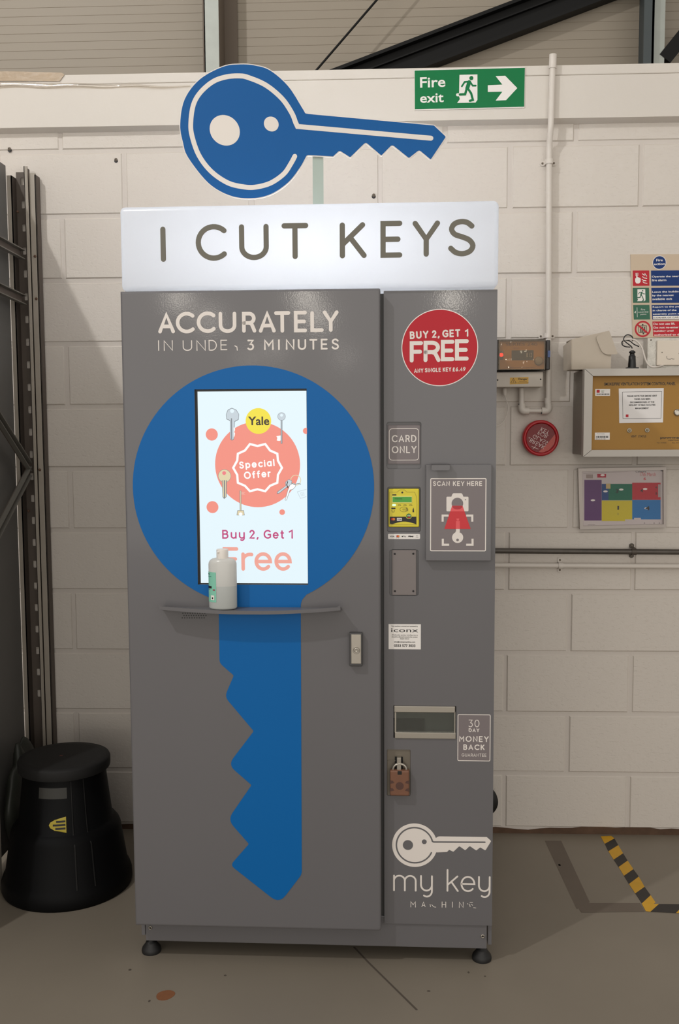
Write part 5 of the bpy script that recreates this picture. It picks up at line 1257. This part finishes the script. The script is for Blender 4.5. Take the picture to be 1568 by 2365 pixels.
b = MB(); b.flat([W2(*zw(*p), -.011) for p in ((768, 1640), (1446, 1624), (1444, 1158), (756, 1170))], wfr(-.011), 0.0, film('plan_glazing', (252, 250, 250), .015, .12, (14, .3))); b.build('glazing', CPn, oN)

# horizontal pipes
M_DPIPE = mat('dark_steel_pipe', (88, 82, 76), 0.45, 0.4, vary=(40, .25))
for nm, lab, py0, py1, Y, r, m, cx_, hw2, sm in (('steel_pipe', 'dark grey steel pipe running along the wall above the white one', 1272, 1275, -.034, .0098, M_DPIPE, 1463.5, .023, mat('dark_clip', (84, 76, 68), .5, .3)), ('horizontal_conduit', 'white painted conduit running along the wall below the dark pipe', 1305.5, 1308, -.022, .0088, M_COND, 1295, .024, M_COND)):
    p0, p1 = wall(1146, py0, Y), wall(1568, py1, Y); e = p1 - p0
    root = thing(nm, lab, 'pipe', p0 + e * .3); b = MB(); b.tube([p0 - e * 1.2, p1 + e * 1.5], r, m, 16); b.build('pipe', root, np.array(root.location))
    saddle(cx_, py0 + (py1 - py0) * (cx_ - 1146) / 422, hw2, r, root, np.array(root.location), sm, False, Y, M_SCR)

# plugs and screw stubs left in the wall
for lab, px, py in (('screw stub in the wall at the upper left, above the rack', 22, 344), ('screw stub in the wall between the rack and the blue key', 268, 369), ('screw stub in the wall just above the lit header box', 863, 451)):
    p = wall(px, py); b = MB(); b.lathe([(.0062, -.002), (.0058, .002), (.0035, .003), (.0022, .003), (.0018, .012), (0, .0125)], (p[0], 0, p[2]), M_SCR, 12, '-y')
    b.lathe([(.0075, -.001), (.0068, .0008)], (p[0], 0, p[2] - .004), M_INK, 10, '-y'); tag(b.build('wall_screw', None, (p[0], 0, p[2])), lab, 'screw', 'screw stubs left in the wall')

# tape along the beam, upper left
YTt = -0.0365; z1 = Z(0, 0, 2.0); ft = wfr(YTt); M_TAPE = mat('brown_packing_tape', (168, 146, 118), .3, vary=(20, .15), bump=(40, .4))
b = MB(); p = wall(60, 180, YTt); t2 = lambda x, y: W2(*z1(x, y), YTt)
b.prism([t2(-160, 374), t2(120, 374), t2(275, 376), t2(298, 345), t2(285, 336), t2(60, 330), t2(-160, 331)], ft, 0, .0012, M_TAPE); tag(b.build('packing_tape', None, (p[0], YTt, p[2])), 'strip of brown packing tape on the beam at the upper left', 'tape')
M_FILM = film('shiny_film', (246, 242, 236), .22, .10, (30, .6))
b = MB(); pts = []
for k in range(40):
    t = k / 39; x = -140 + 1020 * t; y = 388 + 12 * math.sin(t * 1.3) + 3 * math.sin(t * 23)
    q_ = wall(*z1(x, y), YTt - .003 - .002 * math.sin(t * 17)); pts.append(q_)
V, F = [], []
for i, q_ in enumerate(pts):
    t = i / 39; w_ = .014 * (1 - t * .8)
    V += [(q_[0], YTt - .0004, q_[2] + w_), (q_[0], q_[1] - .004, q_[2] + w_ * .2), (q_[0], q_[1] - .003, q_[2] - w_ * .7), (q_[0], YTt - .0004, q_[2] - w_)]
    if i: F += [(4 * i - 4 + c, 4 * i + c, 4 * i + c + 1, 4 * i - 4 + c + 1) for c in range(3)]
b.add(V, F, M_FILM, True); tag(b.build('plastic_film', None, pts[10]), 'strip of shiny clear plastic film stuck below the brown tape', 'plastic film')

# ================================================================== the rack at the left
M_RACK = mat('grey_rack_steel', (164, 155, 143), 0.55, 0.0, vary=(12, .12)); M_BRACE = mat('grey_brace_steel', (118, 115, 108), 0.5, 0.1); M_RACKSHADE = mat('shaded_rack_steel', (92, 82, 74), 0.6, vary=(15, .1)); M_SHEET = mat('dark_grey_sheet', (112, 110, 107), 0.5, vary=(3, .06))  # the darker rack steel has shade painted in, for side faces and recessed webs
RK = thing('storage_rack', 'grey steel storage rack with slotted upright and braces, standing at the left', 'rack', (-1.95, -0.06, 0.0)); oR = np.array([-1.95, -0.06, 0.0])
Yr_ = -0.060
xA0, xA1 = -1.985, -1.968; xB0, xB1 = -1.9225, -1.9095; xC1 = -1.886
zTop = wall(68, 384, Yr_)[2]
b = MB(); b.box((xA0, xA1), (Yr_, Yr_ + .004), (0, zTop - .03), M_RACK); b.box((xA1 - .003, xA1), (Yr_, -.012), (0, zTop - .03), M_RACKSHADE); b.build('front_flange', RK, oR)
b = MB(); wt_ = wall(50, 398, -.012)[2]
slots = []
for k in range(24):
    zc_ = wt_ - .032 - .0805 * k
    if zc_ < .1: break
    slots.append(rect2(-1.952, zc_ - .013, -1.939, zc_ + .013, .004))
b.prism([np.array(p) for p in ((xA1, 0.0), (xB0, 0.0), (xB0, wt_), (xA1, wt_))], wfr(-.014), -.002, .001, M_RACKSHADE, holes=slots); b.build('slotted_web', RK, oR)
b = MB(); b.box((xB0, xB1), (Yr_ - .004, Yr_ + .001), (0, zTop), M_RACK, .001); b.box((xB0, xB0 + .003), (Yr_ - .004, -.013), (0, zTop), M_RACKSHADE); b.build('upright', RK, oR)
b = MB(); b.box((xB1, xC1), (-.050, -.044), (0, zTop - .020), M_RACK, .001); b.box((xC1 - .004, xC1), (-.050, -.006), (0, zTop - .026), M_RACKSHADE); b.build('rear_strip', RK, oR)
for yy_ in (-.49, -.92):
    b = MB(); b.box((xB0 - .028, xB0 - .003), (yy_ - .02, yy_ + .02), (0, zTop - .20), M_RACK, .001); b.build('upright', RK, oR)
# sheet side running towards the viewer, mostly out of frame
b = MB(); xs_ = -1.986; ze = wall(33, 382, Yr_ - .006)[2]
b.box((xs_ - .012, xs_), (-1.05, Yr_ - .004), (0.03, ze), M_SHEET); b.build('side_sheet', RK, oR)
def brace(pa, pb, name, h=.030):
    # both ends lie in the upright's plane, so the brace runs straight towards the viewer
    a = wall(*pa, Yr_ - .004); a[0] = xB0 - .004
    r_ = ray(*pb); c = CAM + r_ * ((a[0] - CAM[0]) / r_[0]); d_ = c - a
    e = a + d_ * (0.86 / abs(d_[1]) if name == 'horizontal_brace' else 0.42 / abs(d_[1]))
    b = MB(); o_ = np.array([-.017, 0, 0])
    b.beam(a + o_, e + o_, .003, h, M_RACKSHADE, (0, 0, 1))
    for s in (-1, 1):
        k_ = np.array([-.0085, 0, s * h / 2]); b.beam(a + k_, e + k_, .017, .0035, M_BRACE)
    b.build(name, RK, oR)
brace((60, 588), (0, 556), 'horizontal_brace'); brace((66, 693), (0, 664), 'horizontal_brace')
brace((77, 1078), (0, 960), 'diagonal_brace'); brace((66, 1088), (0, 1232), 'diagonal_brace')
for k, (px, py) in enumerate(((81, 592), (84, 690), (92, 1085), (41, 489), (66, 1180))):
    p = wall(px, py, -.051); b = MB(); b.lathe([(.005, 0), (.005, .003), (.003, .005), (0, .005)], (p[0], -.050, p[2]), mat('rusty_bolt', (98, 72, 56), .7), 6, '-y'); b.build('bolt', RK, oR)

# kick stool
ST_C = np.array([-1.718, -0.438, 0.0]); toC = np.array([CAM[0] - ST_C[0], CAM[1] - ST_C[1]]); toC /= np.linalg.norm(toC); rgt = np.array([-toC[1], toC[0]])
STL = thing('kick_stool', 'black plastic kick stool with yellow label, on the floor at the left', 'step stool', ST_C)
M_STOOL = mat('black_stool_plastic', (5, 5, 6), 0.6, bump=(200, .1), spec=0.15); M_STOOLT = mat('black_stool_rubber', (13, 11, 10), 0.75, bump=(300, .2))
prof = [(.168, .0), (.206, .0), (.210, .010), (.209, .035), (.203, .052), (.196, .062), (.176, .195), (.172, .205), (.158, .222), (.150, .226), (.130, .400)]
def rz(z):
    for (r0, z0), (r1, z1) in zip(prof[1:], prof[2:]):
        if z0 <= z <= z1 and z1 > z0: return r0 + (r1 - r0) * (z - z0) / (z1 - z0)
    return .13
b = MB(); b.lathe(prof, (0, 0, 0), M_STOOL, 64); b.build('stool_body', STL)
b = MB(); b.lathe([(.146, .396), (.1475, .402), (.1475, .424), (.144, .431), (.12, .4325), (0, .4325)], (0, 0, 0), M_STOOLT, 64)
V = [(.0, .0, .4328)]; b.flat(circle2((-.01, 0), .006, 12, .003), fl, .4327, mat('dull_red_mark', (120, 50, 36), .6)); b.build('top_plate', STL)
def spatch(mb, a0, a1, zlo, zhi, m, off, nz=6, na=12, shape=None):
    V, F = [], []
    for j in range(nz + 1):
        z = zlo + (zhi - zlo) * j / nz; r = rz(z) + off
        for i in range(na + 1):
            t = i / na; aa = a0 + (a1 - a0) * t
            if shape: lo = a1 - (a1 - a0) * shape(j / nz); aa = lo + (a1 - lo) * t
            a = math.radians(aa); p = toC * math.cos(a) + rgt * math.sin(a); V.append((p[0] * r, p[1] * r, z))
    for j in range(nz):
        for i in range(na): o = j * (na + 1) + i; F.append((o, o + 1, o + na + 2, o + na + 1))
    mb.add(V, F, m)
b = MB(); spatch(b, -36, 2, .338, .372, mat('grip_hole_grey', (52, 51, 47), .6), .0008); b.build('hand_grip', STL)
b = MB(); spatch(b, -21, 0, .232, .282, mat('yellow_stool_label', (176, 158, 50), .5), .001, shape=lambda t: max(.02, math.sin(PI * t) ** .6))
for zz_, a0, a1 in ((.268, -12, -1), (.257, -16, -1), (.246, -13, -1)): spatch(b, a0, a1, zz_ - .003, zz_ + .003, M_INK, .0016, 1, 8)
b.build('label', STL)
b = MB()
for a in (7, 24): spatch(b, a, a + 1.2, .06, .39, M_STOOLT, .003, 10, 2)
b.build('rib', STL)

# dark sack squeezed in between the rack and the stool
bm = bmesh.new(); bmesh.ops.create_icosphere(bm, subdivisions=4, radius=1.0)
for v in bm.verts:
    c_ = v.co; k_ = 1 + 0.10 * math.sin(5 * c_.z + 3 * c_.y) * math.cos(4 * c_.y + 2 * c_.x) + 0.05 * math.sin(11 * c_.y + 7 * c_.z)
    w_ = 1.0 - 0.35 * max(0, c_.z)
    v.co = Vector((-1.926 + 0.040 * c_.x * k_ * w_, -0.255 + 0.15 * c_.y * k_ * w_, max(0.0, 0.215 + 0.225 * c_.z * k_)))
b = MB(); b.from_bm(bm, mat('dark_green_grey_plastic', (44, 46, 40), .5), True)
tag(b.build('refuse_sack', None, (-1.926, -0.255, 0.0)), 'dark plastic sack tucked between the rack and the black stool', 'sack')

# ================================================================== on the floor
M_HY = mat('yellow_tape', (214, 162, 34), .5, vary=(25, .12)); M_HB = mat('black_tape', (44, 40, 38), .55, vary=(25, .15))
zf_ = Z(1120, 1780, 3.5); HF = lambda x, y: FP(*zf_(x, y))
e = [((935, 532), (1020, 528)), ((968, 592), (1046, 549)), ((997, 653), (1077, 603)), ((1040, 720), (1116, 669)), ((1080, 780), (1153, 728)), ((1123, 851), (1199, 797)), ((1164, 917), (1243, 857)), ((1214, 993), (1290, 940)), ((1268, 1074), (1339, 1008)), ((1300, 1130), (1378, 1066))]
b = MB()
for i in range(len(e) - 1): b.prism([HF(*e[i][0]), HF(*e[i + 1][0]), HF(*e[i + 1][1]), HF(*e[i][1])], fl, .0002, .0008, M_HY if i % 2 == 0 else M_HB)
c = HF(1150, 800); tag(b.build('hazard_tape', None, (c[0], c[1], 0)), 'yellow and black hazard tape running along the floor from the wall', 'tape', 'hazard tape on the floor')
b = MB(); s0 = [((1268, 1080), (1300, 1138), (1338, 1142), (1406, 1080)), ((1406, 1080), (1338, 1142), (1545, 1152), (1612, 1082)), ((1612, 1082), (1545, 1152), (1760, 1158), (1830, 1084)), ((1830, 1084), (1760, 1158), (1980, 1164), (2050, 1086))]
for i, q_ in enumerate(s0): b.prism([HF(*p) for p in q_], fl, .0009, .0014, M_HY if i % 2 == 0 else M_HB)
c = HF(1500, 1115); tag(b.build('hazard_tape', None, (c[0], c[1], 0)), 'yellow and black hazard tape across the floor at the right edge', 'tape', 'hazard tape on the floor')
c = FP(382, 2299); b = MB(); b.prism(catmull([c + np.array([.0235 * math.cos(t) * (1 + .05 * math.sin(3 * t)) + .004 * math.sin(t), .0235 * math.sin(t)]) for t in np.linspace(0, 2 * PI, 15)[:-1]], 3, True), fl, .0002, .0010, mat('rust_orange_spot', (128, 82, 52), .6, vary=(60, .15)))
tag(b.build('floor_spot', None, (c[0], c[1], 0)), 'round rust orange spot stuck on the floor in front of the machine', 'spot')
